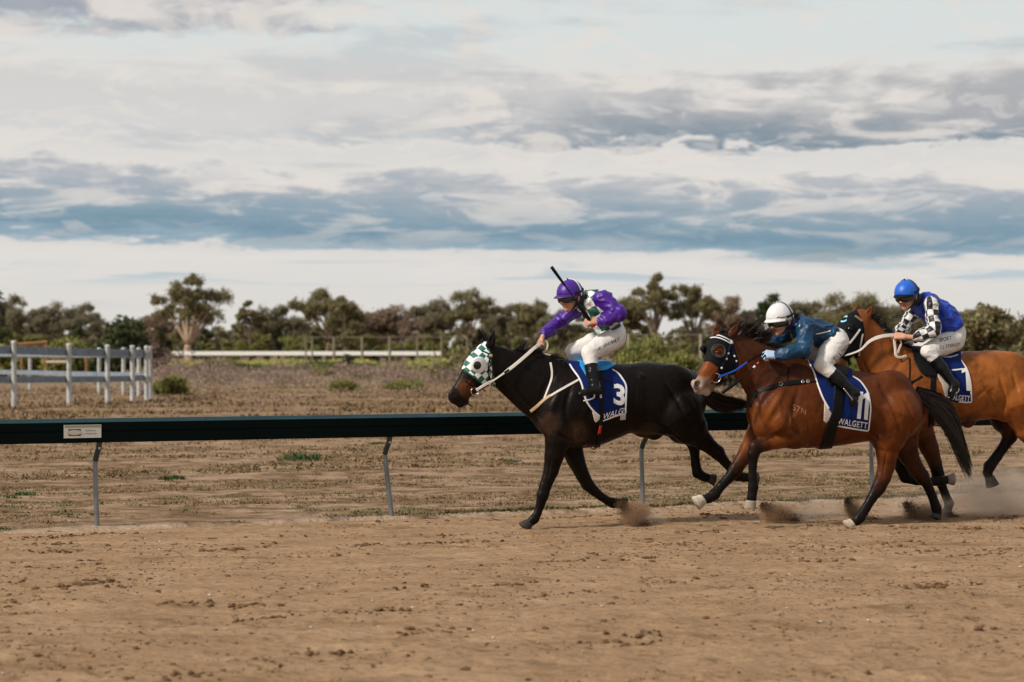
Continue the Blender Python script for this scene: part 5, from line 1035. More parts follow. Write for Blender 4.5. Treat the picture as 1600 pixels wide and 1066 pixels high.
t = MB(); strap(t, [(939, 590), (950, 596), (962, 600)], CB1, .012, .004, .002, 3); t.build('surcingle', M_LEATHER, h1)
# ---- middle horse
V, Q = shell(fr2, S2.head, [(1137, 512), (1120, 512), (1103, 528), (1090, 552), (1093, 560), (1109, 565), (1121, 573), (1123, 583), (1133, 588), (1149, 585), (1155, 566), (1148, 545), (1145, 529), (1143, 519)], -.09, .007, .006, cut=[(1122.5, 549, 9.5, -.135)], mirror=lambda a: -.02+.546*(a-fr2.loc(1138, 536)[0]))
hd = mk('hood', V, Q, M_HOODBLK, h2); HB2 = bvh_of(V, Q)
c, n = hit(1122.5, 549, B2, .010); t = MB(); ring(t, c, n, .066, .010, 22, .95); t.build('blinker_cup', mat('grey blue rubber', (.020, .026, .036), .5, .3), hd, smooth=True)
c = fr2.w(1100, 545, .03); disc(c, -fr2.A*.8+fr2.N*.5, .034, .03, M_HOODBLK, 'blinker_cup', hd, .8)
eyeball(fr2, B2, 1122.5, 550.5, .026, h2)
pr = [(1112, 525.5), (1120, 524.5), (1131, 528), (1142, 534)]
mirror2 = lambda a: -.02-.30*(fr2.loc(1138, 536)[0]-a)
t = MB(); strap(t, pr, HB2, .013, .005, .009, 2); strap(t, [(x-1.0, y+3.6) for x, y in pr], HB2, .013, .005, .009, 2); bb = t.build('browband', M_WHITE, h2)
t = MB(); strap(t, [(1142, 536), (1138, 550), (1134, 561), (1127, 575), (1119, 584)], HB2, .016, .005, .002, 3); strap(t, [(1143, 538), (1146, 551), (1150, 566), (1150, 580)], HB2, .015, .005, .002, 3); strap(t, [(1143, 522), (1142, 534)], HB2, .016, .005, .002, 3)
br = t.build('bridle', M_NAVY, h2)
c, n = hit(1142.5, 535, HB2, .006); disc(c, n, .020, .008, M_WHITE, 'rosette', br)
for (x, y) in ((1137.5, 552.5), (1134.6, 561), (1127, 575), (1147, 557), (1150, 564.6)): c, n = hit(x, y, HB2, .005); disc(c, n, .0115, .008, M_WHITE, 'bead', br, .5, 10)
c, n = hit(1117, 590, B2, .014); t = MB(); ring(t, c, -ray(1117, 590), .045, .0042, 22); t.build('bit_ring', M_STEEL, br, smooth=True)
c0 = c; t = MB(); strap(t, [(1123, 583), (1119, 590), (1113, 596), (1111, 600)], B2, .010, .004, .004, 3); strap(t, [(1123, 592), (1128, 592), (1134, 588)], B2, .012, .004, .004, 3)
for (x, y, x2, y2) in ((1138, 587, 1140, 592), (1128, 593, 1129, 599)): t.tube(line3(fr2, [(x, y, -.09), (x2, y2, -.09)], 3), .006, 6)
t.build('strap_end', M_LEATHER, br)
t = MB(); P = line3(fr2, [(1122.5, 589, -.19), (1134, 585, -.18), (1150, 578, -.165), (1167, 566, -.155)], 6); wd = np.interp(np.linspace(0, 1, len(P)), [0, .2, 1], [.026, .017, .014]); t.ribbon(P, np.tile(-fr2.N, (len(P), 1)), wd, .009); rn = t.build('reins', M_BLUEREIN, h2)
t = MB(); P = line3(fr2, [(1166, 567, -.155), (1178, 560, -.16), (1190, 554, -.17), (1197, 551, -.18)], 5); t.ribbon(P, np.tile(-fr2.N, (len(P), 1)), .018, .006); P = line3(fr2, [(1205, 545, .10), (1180, 556, .15), (1150, 578, .10), (1120, 590, -.02)], 6); t.ribbon(P, np.tile(fr2.N, (len(P), 1)), .018, .006); t.build('rein_strap', M_LEATHER, rn)
c, n = hit(1090.5, 600.5, B2, -.001); disc(c, n, .012, .006, M_PINK, 'nostril_lining', h2, .5, 10)
t = MB(); W, N_ = strap(t, [(1184, 612), (1200, 607), (1220, 601), (1240, 598), (1258, 596.5)], B2, .052, .009, .002, 3, fr=fr2); strap(t, [(1256, 597), (1268, 596.5), (1282, 596)], B2, .020, .006, .002, 3, fr=fr2); strap(t, [(1172, 636), (1176, 622), (1186, 611)], B2, .05, .009, .002, 3, fr=fr2)
bp = t.build('breastplate', M_LEATHER, h2)
t = MB(); strap(t, [(1230, 596), (1231, 586), (1232.5, 574)], B2, .012, .004, .002, 3, fr=fr2); t.build('neck_strap', M_LEATHER, bp)
for (x, y, s_) in ((1220.5, 601, .022), (1254, 597, .016), (1262, 596.5, .016)):
    c, n = hit(x, y, B2, .012); t = MB(); ring(t, c, n, s_*.8, .004, 10, 1.3); t.build('buckle', M_STEEL, bp)
letter('brand_mark', 'S7N', (1249, 640), (21, 8), (1, -9), B2, M_BRAND, h2, .0015, 0, 1.1)
cl2, CB2 = cloth(fr2, h2, T2, [(1264, 540), (1264, 566), (1271, 580), (1277, 600), (1285, 623), (1299, 646), (1308, 666.5), (1332, 671), (1357.5, 674.7), (1361.6, 637.5), (1357.5, 612.7), (1345, 594), (1332, 587), (1332, 540)], -.25,
    [[(1263, 563), (1271.5, 580), (1277.5, 600), (1285, 621), (1295, 638.5)], [(1308, 665.6), (1332, 670), (1356.5, 673.6)], [(1357, 672.5), (1360.8, 637.5), (1356.6, 613), (1344.5, 595), (1332, 588)]],
    [('1', (1341, 633), (11, 1.5), (4, -42), .03), ('1', (1351.5, 634.5), (11, 1.5), (3, -42), .03)], [('WALGETT', (1332, 661.5), (46, 7.5), (1.5, -9.5), 0)],
    [[(1288, 628), (1300, 645), (1299, 652), (1291, 662), (1287, 658)]])
V, Q = shell(fr2, T2, [(1304, 560), (1322, 560), (1321, 610), (1316, 644), (1309, 666), (1299, 706), (1281, 706), (1290, 670), (1300, 644), (1304, 610)], -.26, .019, .008); mk('girth', V, Q, M_LEATHER, h2)
t = MB(); ring(t, fr2.w(1274, 708, -.12), fr2.N, .030, .0035, 14, 1.3); t.tube(line3(fr2, [(1270, 702, -.12), (1264, 705, -.12), (1262, 709, -.12)], 4), .004, 6); t.build('girth_loop', M_LEATHER, h2)
V, Q = shell(fr2, T2, [(1282, 545), (1326, 545), (1325, 586), (1312, 592), (1298, 604), (1288, 590)], -.16, .030, .008); sd2 = mk('saddle', V, Q, M_LEATHER, h2)
arch(fr2, [(1308, 589, -.16), (1317, 587.5, -.14), (1325, 585, -.09), (1328, 584, 0), (1325, 585, .09), (1317, 587, .14)], .021, M_LINING, 'cantle', sd2)
stirrup(fr2, h2, [(1318, 607, -.37), (1326, 617, -.38), (1334, 627, -.385), (1336, 630, -.38), (1342, 624, -.36), (1338, 614, -.34), (1331, 608, -.34)], [(1306, 592, -.30), (1316, 606, -.34)], M_LEATHER)
# ---- third horse
V, Q = shell(fr3, S3.head, [(1338, 482), (1322, 482), (1299, 510), (1292, 540), (1310, 557), (1326, 566), (1342, 558), (1351, 535), (1351, 515), (1348, 502), (1344, 494)], -.08, .007, .006, cut=[(1327.5, 513.5, 5, -.12)])
hd = mk('hood', V, Q, M_HOODBLK, h3); HB3 = bvh_of(V, Q)
eyeball(fr3, B3, 1327, 514, .025, h3)
letter('logo', 'C', (1318, 499), (11, -2.5), (2.5, -10), HB3, mat('pale blue print', (.25, .55, .80), .6, .3), hd, .003, .05, 1, 20.5)
t = MB(); strap(t, [(1322, 490), (1331, 491.5), (1340, 496), (1347, 502)], HB3, .026, .005, .002, 3, 20.5); bb = t.build('browband', M_TAN, h3)
t = MB(); strap(t, [(1353, 500), (1345, 513), (1336, 526), (1327, 537)], HB3, .020, .005, .003, 3, 20.5); strap(t, [(1352, 502), (1348, 522), (1344, 540), (1342, 556)], HB3, .020, .005, .003, 3, 20.5); br = t.build('bridle', M_WEBWHITE, h3)
t = MB(); P = line3(fr3, [(1318, 556, -.13), (1330, 553, -.13), (1345, 546.5, -.14), (1359, 533.5, -.15), (1375, 526.5, -.14), (1392, 524, -.10), (1402, 524, -.06)], 6); wd = np.interp(np.linspace(0, 1, len(P)), [0, .4, .6, 1], [.018, .024, .042, .046]); t.ribbon(P, np.tile(-fr3.N*.85+np.array([0, 0, .45]), (len(P), 1)), wd, .007)
P = line3(fr3, [(1397, 530, -.11), (1398.5, 544, -.13), (1400, 556, -.15), (1407, 558.5, -.15), (1416, 556, -.14)], 6); t.ribbon(P, np.tile(-fr3.N, (len(P), 1)), .026, .007); P = line3(fr3, [(1404, 529, -.10), (1408, 536, -.12), (1405, 545, -.13), (1402, 552, -.14)], 6); t.ribbon(P, np.tile(-fr3.N, (len(P), 1)), .020, .006); t.build('reins', M_WEBWHITE, h3)
t = MB(); t.tube(line3(fr3, [(1325, 562, -.06), (1328, 570, -.06)], 4), .012, 6); t.build('strap_end', M_LEATHER, br)
cl3, CB3 = cloth(fr3, h3, T3, [(1455, 540), (1456, 570), (1466, 590), (1474, 606), (1481, 624), (1490, 628), (1504, 630.5), (1519, 629.5), (1518, 600), (1513, 578), (1502, 562), (1502, 530)], -.24,
    [[(1484, 626.5), (1496, 626.5), (1504, 629.5), (1518, 628.5)], [(1518, 627), (1517, 600), (1512, 578.5), (1502, 563)], [(1487, 578.5), (1496, 578), (1505, 576.5)]],
    [('1', (1509.5, 592), (13, 1), (-2, -37), .03)], [('WALGETT', (1498, 621.5), (34, 3.5), (.5, -9), 0)],
    [], guess=20.5)
V, Q = shell(fr3, T3, [(1454, 571), (1461, 577), (1470, 582), (1484, 593), (1486, 609), (1481, 622), (1478, 624), (1472, 602), (1463, 586)], -.24, .020, .007); mk('cloth_lining', V, Q, M_LINING, h3)
V, Q = shell(fr3, T3, [(1424, 535), (1472, 535), (1469, 572), (1464, 588), (1446, 588), (1437, 580), (1428, 564)], -.2, .028, .008); sd3 = mk('saddle', V, Q, M_LEATHER, h3)
arch(fr3, [(1473, 560, -.17), (1486, 559.5, -.16), (1498, 556, -.11), (1503, 553, 0), (1498, 556, .11), (1486, 559, .16)], .028, M_LINING, 'cantle', sd3)
V, Q = shell(fr3, T3, [(1455, 560), (1464, 560), (1462, 620), (1460, 670), (1450, 670), (1453, 620)], -.24, .010, .008); mk('girth', V, Q, M_LEATHER, h3)
t = MB(); strap(t, [(1400, 600), (1410, 602), (1419, 600), (1430, 595), (1441, 588)], B3, .022, .006, .002, 3, 20.5); bp = t.build('breastplate', M_LEATHER, h3); t = MB(); strap(t, [(1421, 560), (1422, 575), (1421, 590), (1419, 600)], B3, .016, .005, .002, 3, 20.5); t.build('neck_strap', M_LEATHER, bp)
stirrup(fr3, h3, [(1487, 600, -.36), (1494, 603, -.37), (1498, 608, -.37), (1496, 613, -.37), (1488, 618, -.37), (1482, 622, -.37)], [(1474, 580, -.31), (1482, 595, -.34)], M_LEATHER)
# ================================================================== jockeys
M_SKIN = mat('skin', rough=.5, spec=.35, attr='coat', bump=.0008, bscale=90, var=.08)
M_BREECHES = mat('off-white breeches', (.66, .64, .62), .75, .25, bump=.006, bscale=11, var=.05, vscale=14)
M_BOOT = mat('polished black boot', (.0045, .0045, .005), .24, .25, bump=.004, bscale=16)
M_GOGGLE = mat('dark goggle lens', (.012, .011, .012), .08, .8)
M_BLACKCORD = mat('black webbing', (.010, .010, .011), .7, .3)
M_GLOVE = mat('pale blue glove', (.36, .47, .66), .7, .3, bump=.002, bscale=60)
M_INK = mat('black ink', (.012, .012, .016), .7, .2)
M_REDGRIP = mat('red grip', (.62, .015, .012), .45, .4)
SKIN = (.52, .27, .18); LIP = (.40, .13, .10)
def unit(v): v = np.array(v, float); return v/np.linalg.norm(v)
def head_axes(f, roll=0):
    f = unit(f); u = np.array([0, 0, 1.]); u = unit(u-f*(u @ f)); s_ = np.cross(u, f); return f, u, s_
def add_hand(S, w, d, n, side, sc=1.0, grow=0.0, curl=1.0, col=SKIN):
    """w wrist, d towards the knuckles, n the way the palm faces; fingers close towards n"""
    d = unit(d); n = unit(np.array(n)-d*(np.array(n) @ d)); b = np.cross(d, n)*side; w = np.array(w)
    for i in range(4):
        y = (i-1.5); kn = w+d*.086*sc*(1-.05*abs(i-1.2))+b*y*.0215*sc; S.cone(w+b*y*.011*sc, .019*sc+grow, kn, .0125*sc+grow, 1, .012, col)
        L = np.array([.044, .028, .022])*sc*[.93, 1.04, .98, .8][i]; p = kn; r = .0105*sc
        for j, a in enumerate((55, 135, 205)):
            a = math.radians(a*curl); q = p+(d*math.cos(a)+n*math.sin(a))*L[j]; S.cone(p, r+grow, q, r*.9+grow, 1, .005, col); p, r = q, r*.9
    t0 = w+d*.028*sc-b*.026*sc; t1 = t0+(d*.036-b*.016+n*.020)*sc; t2 = t1+(d*.022+b*.012+n*.024)*sc; t3 = t2+(d*.010+b*.022+n*.006)*sc
    S.cone(t0, .015*sc+grow, t1, .0125*sc+grow, 1, .012, col); S.cone(t1, .0115*sc+grow, t2, .0105*sc+grow, 1, .006, col); S.cone(t2, .0105*sc+grow, t3, .009*sc+grow, 1, .006, col)
def folds(G, ax, lo, h, amp, seed, sc=(7, 7, 12)):
    I = np.argwhere(np.abs(G) < 3.5*h); P = I*h+lo; n = fbm(P*np.array(sc), 3, seed)-.5; rid = 1-np.abs(fbm(P*np.array(sc)*1.6+3.3, 2, seed+5)-.5)*5
    G[tuple(I.T)] += (amp*(n*1.6)-amp*.55*np.clip(rid, 0, 1)).astype(np.float32)
def cutplane(G, ax, p, n):
    """keep the side the normal points away from"""
    n = unit(n); d = ((ax[0]-p[0])*n[0])[:, None, None]+((ax[1]-p[1])*n[1])[None, :, None]+((ax[2]-p[2])*n[2])[None, None, :]
    return np.maximum(G, d.astype(np.float32))
def solid(fr, S, h, fold=0, seed=0, cuts=(), pad=.02):
    lo, hi = S.bounds(pad); G, ax = S.grid(lo, hi, h)
    if fold: folds(G, ax, lo, h, fold, seed)
    for p, n in cuts: G = cutplane(G, ax, p, n)
    return nets(G, lo, h)
def jockey(fr, J, label):
    L = lambda q: fr.loc(*q); m = fr.m
    root_loc = fr.w(*J['seat'])
    head = L(J['head']); f, u, s_ = head_axes(J['face']); hs = J.get('hs', 1.12)
    # ---- body: head, neck, hands and the figure under the clothes, one surface
    S = SDF(); R3 = [f, s_, u]
    S.ell(head, R3, np.array([.098, .078, .098])*hs, .01, SKIN)
    S.ell(head+(f*.028-u*.066)*hs, R3, np.array([.066, .060, .074])*hs, .03, SKIN)
    S.ball(head+(f*.072-u*.118)*hs, .021*hs, 1, .025, SKIN)
    for sg in (-1, 1):
        S.ball(head+(f*.068+s_*sg*.040-u*.050)*hs, .026*hs, 1, .02, J.get('cheek', (.54, .24, .16)))
        S.ell(head+(s_*sg*.079-f*.012-u*.030)*hs, R3, np.array([.019, .010, .033])*hs, .006, (.56, .27, .18))
        S.cone(head+(f*.090+s_*sg*.012+u*.004)*hs, .012*hs, head+(f*.074+s_*sg*.046+u*.002)*hs, .011*hs, 1, .012, SKIN)
        S.ball(head+(f*.094+s_*sg*.031-u*.020)*hs, .011*hs, 1, .012, op='s')
        S.ball(head+(f*.106+s_*sg*.010-u*.053)*hs, .009*hs, 1, .008, (.5, .22, .15))
    S.cone(head+(f*.096-u*.012)*hs, .009*hs, head+(f*.116-u*.048)*hs, .0125*hs, 1, .012, (.55, .25, .17))
    S.cone(head+(f*.088-s_*.022-u*.078)*hs, .006*hs, head+(f*.088+s_*.022-u*.078)*hs, .006*hs, 1, .006, LIP)
    S.cone(head+(f*.085-s_*.019-u*.091)*hs, .0075*hs, head+(f*.085+s_*.019-u*.091)*hs, .0075*hs, 1, .006, LIP)
    if J.get('smile'): S.cone(head+(f*.092-s_*.013-u*.085)*hs, .0035, head+(f*.092+s_*.013-u*.085)*hs, .0035, 1, .002, (.75, .70, .62))
    nb = L(J['neck']); S.cone(head+(-f*.022-u*.070)*hs, .055*hs, nb, .066, 1, .03, J['neckcol'])
    tor = [(L(q[:3]), m(*q[:2], q[3], q[2])) for q in J['torso']]
    for (a, ra), (b, rb) in zip(tor[:-1], tor[1:]): S.cone(a, ra*.78, b, rb*.78, 1.15, .04, J['neckcol'])
    S.cone(tor[-1][0], .08, nb, .06, 1, .03, J['neckcol'])
    hands = []
    for arm in J['arms']:
        sh, el, wr = (L(q[:3]) for q in arm['j'])
        S.cone(tor[-1][0], .07, sh, .055, 1, .03, SKIN); S.cone(sh, .05, el, .040, 1, .02, SKIN); S.cone(el, .040, wr, .028, .9, .02, SKIN); hd = L(arm['hand']); d = unit(hd-wr)
        S.cone(wr, .028, hd-d*.07, .025, .9, .02, SKIN)
        add_hand(S, hd-d*.07, d, arm['palm'], arm['side'], 1.06); hands.append((hd-d*.07, d, arm))
    legs = []
    for leg in J['legs']:
        hp, kn, an, toe = (L(q[:3]) for q in leg['j']); legs.append((hp, kn, an, toe))
        S.cone(tor[0][0], .10, hp, .09, 1, .04, SKIN); S.cone(hp, .082, kn, .052, 1, .03, SKIN); S.cone(kn, .05, an, .032, 1, .02, SKIN); S.cone(an, .034, toe, .026, 1, .02, SKIN)
    V, Q = solid(fr, S, .0052); C = S.colours(V, SKIN, .012)
    loc = root_loc
    o = mk('person', fr.to_w(V), Q, M_SKIN, None, loc, attrs={'coat': C.astype(np.float32)}); tag(o, label, 'jockey', 'jockeys crouched over their horses')
    # ---- breeches
    B = SDF(); B.ball(tor[0][0], m(*J['torso'][0][:2], J['torso'][0][3], J['torso'][0][2]), 1.08, .04)
    kneecut = []
    for (hp, kn, an, toe), leg in zip(legs, J['legs']):
        rh = m(*leg['j'][0][:2], leg['r'][0], leg['j'][0][2]); rk = m(*leg['j'][1][:2], leg['r'][1], leg['j'][1][2]); mid = (hp+kn)/2
        Bg = B.group(.035, .015); Bg.cone(hp, rh, mid, (rh*.56+rk*.5), .95, .04); Bg.cone(mid, (rh*.56+rk*.5), kn, rk, .95, .03); d = unit(an-kn); Bg.cone(kn, rk*.98, kn+d*leg['bt']*1.2, rk*.72, .95, .02)
    B.cone(tor[0][0], .13, tor[1][0]*.5+tor[0][0]*.5, .12, 1.1, .04)
    V, Q = solid(fr, B, .0068, .008, J['seed']); bw = fr.to_w(V); br = mk('breeches', bw, Q, M_BREECHES, o); bb = bvh_of(bw, Q)
    for (txt, c, r, up) in J.get('print', []): letter('lettering', txt, c, r, up, bb, M_INK, br, .003, .0, 1.08, fr.O[1])
    # ---- boots
    for (hp, kn, an, toe), leg in zip(legs, J['legs']):
        T = SDF(); d = unit(an-kn); top = kn+d*leg['bt']; rk = m(*leg['j'][1][:2], leg['r'][1], leg['j'][1][2])
        T.cone(top-d*.02, rk*.90, top+(an-top)*.35, rk*.80, .92, .01); T.cone(top+(an-top)*.35, rk*.80, an, .043, .95, .02); fd = unit(toe-an)
        T.ball(an+d*.035-fd*.02, .042, .9, .02); T.cone(an+d*.012+fd*.02, .046, an+fd*.09, .036, 1.0, .02); T.cone(an+fd*.09, .036, toe, .027, 1.15, .02)
        T.cone(an+d*.060-fd*.025, .022, an+d*.060-fd*.02, .022, 1.3, .01)
        V, Q = solid(fr, T, .0068, .006, J['seed']+3, cuts=[(top, -d)]); mk('boot', fr.to_w(V), Q, M_BOOT, o)
    # ---- jacket
    K = SDF(); A = SDF()
    KT = K.group(.04, .02)
    for (a, ra), (b, rb) in zip(tor[:-1], tor[1:]): KT.cone(a, ra, b, rb, J.get('tw', 1.25), .04)
    K.cone(tor[-1][0], tor[-1][1]*.8, nb*.75+tor[-1][0]*.25, .078, 1.1, .05)
    for arm in J['arms']:
        sh, el, wr = (L(q[:3]) for q in arm['j']); r = [m(*q[:2], rr, q[2]) for q, rr in zip(arm['j'], arm['r'])]
        for X in (K.group(.04, .02), A.group(.04, .02)):
            X.cone(tor[-1][0]*.55+sh*.45, r[0]*1.05, sh, r[0], 1, .05); X.cone(sh, r[0], el, r[1], 1, .04); X.cone(el, r[1], el*.3+wr*.7, (r[1]*.35+r[2]*.75), 1, .03); X.cone(el*.3+wr*.7, (r[1]*.35+r[2]*.75), wr, r[2], 1, .02)
    hem, hn = tor[0][0]*(1-J['hem'])+tor[1][0]*J['hem'], unit(tor[0][0]-tor[1][0])
    lo, hi = K.bounds(.02); h = .0068; G, ax = K.grid(lo, hi, h); folds(G, ax, lo, h, .026, J['seed']+1, (6.5, 6.5, 8))
    Gc = cutplane(G, ax, hem, hn)
    near_arm = np.full(G.shape, 1, np.float32); Ga, _ = A.grid(lo, hi, h); G = np.where(Ga < .012, np.minimum(G, np.maximum(G, Ga-.03)), Gc)
    # neck opening
    d = unit(head-nb); pl = ((ax[0]-nb[0])*d[0])[:, None, None]+((ax[1]-nb[1])*d[1])[None, :, None]+((ax[2]-nb[2])*d[2])[None, None, :]; rn = np.sqrt((ax[0]-nb[0])[:, None, None]**2+(ax[1]-nb[1])[None, :, None]**2+(ax[2]-nb[2])[None, None, :]**2); G = np.where(rn < .12, np.maximum(G, pl-.012), G).astype(np.float32)
    V, Q = nets(G, lo, h)
    ux = unit(tor[-1][0]-tor[0][0]); x = (V-tor[0][0]) @ ux; lat = np.array([0, 1., 0]); vx = np.cross(ux, lat); ang = np.arctan2((V-tor[0][0]) @ lat, (V-tor[0][0]) @ vx); da = 1e9; dt = 1e9
    for p in [q for g in A.p for q in g['g'].p]: da = np.minimum(da, SDF.dist(p, V[:, 0], V[:, 1], V[:, 2]))
    for p in KT.p: dt = np.minimum(dt, SDF.dist(p, V[:, 0], V[:, 1], V[:, 2]))
    sl = (dt-da)+J.get('slv', 0)
    if J.get('armcheck'):
        xs = np.zeros(len(V)); ys = np.zeros(len(V)); best = np.full(len(V), 9e9)
        for arm in J['arms']:
            sh, el, wr = (L(q[:3]) for q in arm['j']); acc = 0
            for a, b in ((sh, el), (el, wr)):
                e = b-a; l_ = np.linalg.norm(e); e = e/l_; t = np.clip((V-a) @ e, 0, l_); q = V-a-t[:, None]*e; dd = np.linalg.norm(q, axis=1); p1 = unit(np.cross(e, [0, 1, .2])); p2 = np.cross(e, p1)
                g = dd < best; best[g] = dd[g]; xs[g] = (acc+t)[g]; ys[g] = (np.arctan2(q @ p2, q @ p1)*.074)[g]; acc += l_
        pt = np.stack([xs, ys+.2, -sl], 1)
    else: pt = np.stack([x+.02, ang*.15+.3, sl], 1)
    jw = fr.to_w(V); jk = mk('jacket', jw, Q, J['jacket'], o, attrs={'pat': pt}); jb = bvh_of(jw, Q)
    for (pts, wd, mt) in J.get('piping', []): t = MB(); strap(t, pts, jb, wd, .004, .001, 2.5, fr.O[1]); t.build('piping', mt, jk)
    for (txt, c, r, up, mt) in J.get('jprint', []): letter('lettering', txt, c, r, up, jb, mt, jk, .003, .0, 1.0, fr.O[1])
    if J.get('glove'):
        g = SDF()
        for w_, d, arm in hands: add_hand(g, w_, d, arm['palm'], arm['side'], 1.06, .004); g.cone(w_-d*.045, .036, w_, .033, .9, .01)
        for side in (0, 1):
            gg = SDF(); k = len(g.p)//2; gg.p = g.p[side*k:(side+1)*k]; V, Q = solid(fr, gg, .0052); mk('glove', fr.to_w(V), Q, M_GLOVE, o)
    # ---- helmet, peak, harness, goggles
    V = []; Fc = []; N = 36; M = 14; rad = np.array([.126, .110, .120])*hs*J.get('hk', .98); c = head+u*.012
    for j in range(M+1):
        for i in range(N):
            a = 2*math.pi*i/N; cf, sf = math.cos(a), math.sin(a); low = math.radians(84+24*(1-cf)/2+8*abs(sf)); t = low*j/M
            p = f*math.sin(t)*cf*rad[0]+s_*math.sin(t)*sf*rad[1]+u*math.cos(t)*rad[2]; V.append(c+p)
    Fc = [(j*N+i, j*N+(i+1) % N, (j+1)*N+(i+1) % N, (j+1)*N+i) for j in range(M) for i in range(N)]
    b0 = len(V)
    for i in range(N): V.append(V[M*N+i]*.94+c*.06)
    Fc += [(M*N+i, M*N+(i+1) % N, b0+(i+1) % N, b0+i) for i in range(N)]
    V_h = list(V); F_h = [tuple(q) for q in Fc]
    hel = mk('helmet', fr.to_w(np.array(V)), Fc, J['helmet'], o)
    V = []; K_ = 15
    for lay in (0, 1):
        for j in range(4):
            for i in range(K_):
                a = math.radians(-68+136*i/(K_-1)); e = j/3; ext = J.get('peak', .050)*e*math.cos(a*1.15)**.5
                p = c+f*math.cos(a)*(rad[0]*.99+ext)+s_*math.sin(a)*(rad[1]*.99+ext*.4)-u*(-.004+.016*e+.020*(1-math.cos(a)))-u*(.007*lay)+u*.010*math.cos(a)*(1-e*.3); V.append(p)
    q = 4*K_; Fc = [(j*K_+i, j*K_+i+1, (j+1)*K_+i+1, (j+1)*K_+i) for j in range(3) for i in range(K_-1)]; Fc += [tuple(x+q for x in f_[::-1]) for f_ in Fc]
    Fc += [(3*K_+i, 3*K_+i+1, q+3*K_+i+1, q+3*K_+i) for i in range(K_-1)]
    mk('peak', fr.to_w(np.array(V)), Fc, J['peakmat'], hel)
    t = MB(); disc_c = c+u*rad[2]*.985
    P = [c+f*rad[0]*.1*0+s_*math.cos(a)*rad[1]*1.015+u*math.sin(a)*rad[2]*1.015+f*(-.035) for a in np.linspace(-.25, math.pi+.25, 22)]; Pw = fr.to_w(np.array(P)); cw = fr.to_w(c[None])[0]
    t.ribbon(Pw, Pw-cw, .016, .003); t.build('helmet_band', J['band'], hel)
    mk('helmet_button', *[x for x in button(fr, disc_c, u)], J['peakmat'], hel)
    t = MB()
    for sg in (-1, 1):
        P = [head+(s_*sg*.094-u*.005+f*.012)*hs, head+(s_*sg*.086-u*.06+f*.020)*hs, head+(s_*sg*.060-u*.108+f*.035)*hs, head+(-u*.140+f*.048)*hs]; P = spline(np.array(P), 5); Pw = fr.to_w(P); t.ribbon(Pw, Pw-fr.to_w((head-u*.03)[None])[0], .020, .005)
        P = [head+(s_*sg*.094-u*.012-f*.055)*hs, head+(s_*sg*.082-u*.07-f*.02)*hs, head+(s_*sg*.060-u*.108+f*.035)*hs]; P = spline(np.array(P), 5); Pw = fr.to_w(P); t.ribbon(Pw, Pw-fr.to_w((head-u*.03)[None])[0], .018, .005)
    t.build('chin_strap', J['strap'], hel)
    V = []; K_ = 21; R_ = np.array([.108, .094])*hs; rows = ((.014, -.004), (.008, .014), (-.022, .019), (-.044, .013), (-.053, -.002))
    for (uu, out) in rows:
        for i in range(K_):
            a = math.radians(-84+168*i/(K_-1)); notch = .014*math.exp(-(a/.25)**2) if uu < -.03 else 0; o_ = out*(.55+.45*math.cos(a)); V.append(head+f*math.cos(a)*(R_[0]+o_)+s_*math.sin(a)*(R_[1]+o_)+u*(uu+notch-.006)*hs*(1 if abs(a) < 1.2 else .8))
    Fc = [(j*K_+i, j*K_+i+1, (j+1)*K_+i+1, (j+1)*K_+i) for j in range(len(rows)-1) for i in range(K_-1)]
    gg = mk('goggles', fr.to_w(np.array(V)), Fc, M_GOGGLE, o)
    P = [head+f*math.cos(a)*R_[0]*1.16+s_*math.sin(a)*R_[1]*1.20+u*(.018-.010*math.cos(a)) for a in np.linspace(1.3, 2*math.pi-1.3, 24)]; t = MB(); Pw = fr.to_w(np.array(P)); t.ribbon(Pw, Pw-cw, .022, .004); t.build('goggle_strap', M_BLACKCORD, gg)
    if J.get('scrawl'):
        hw = fr.to_w(np.array(V_h)); hb = BVHTree.FromPolygons(hw.tolist(), F_h); t = MB()
        for pts in J['scrawl']: strap(t, pts, hb, .008, .002, .001, 1.5, fr.O[1])
        t.build('scrawl', M_INK, hel)
    return o, jb, bb, hands
def button(fr, c, u):
    S_ = SDF(); S_.cone(c, .008, c+u*.012, .007, 1, .004); lo, hi = S_.bounds(.01); G, _ = S_.grid(lo, hi, .003); V, Q = nets(G, lo, .003); return fr.to_w(V), Q
M_PURPLE_H = mat('purple silk', (.050, .007, .22), .40, .45, bump=.006, bscale=10)
M_JKT1 = check_mat('checked racing silk', WHT, GREEN, .092, .42, (.050, .007, .22), .005, 10)
M_TEAL = mat('teal blue silk', (.0025, .039, .098), .45, .35, bump=.005, bscale=10, var=.1)
M_JKT3 = check_mat('blue and checked silk', (.62, .62, .62), (.014, .014, .017), .068, .45, (.006, .038, .36), .005, 10)
M_BLUE_H = mat('blue silk cap', (.008, .10, .52), .38, .45, bump=.006, bscale=16)
M_WHITE_H = mat('white silk cap', (.62, .62, .645), .55, .4, bump=.010, bscale=18)
M_PURPLE_P = mat('purple peak', (.05, .015, .12), .4, .4)
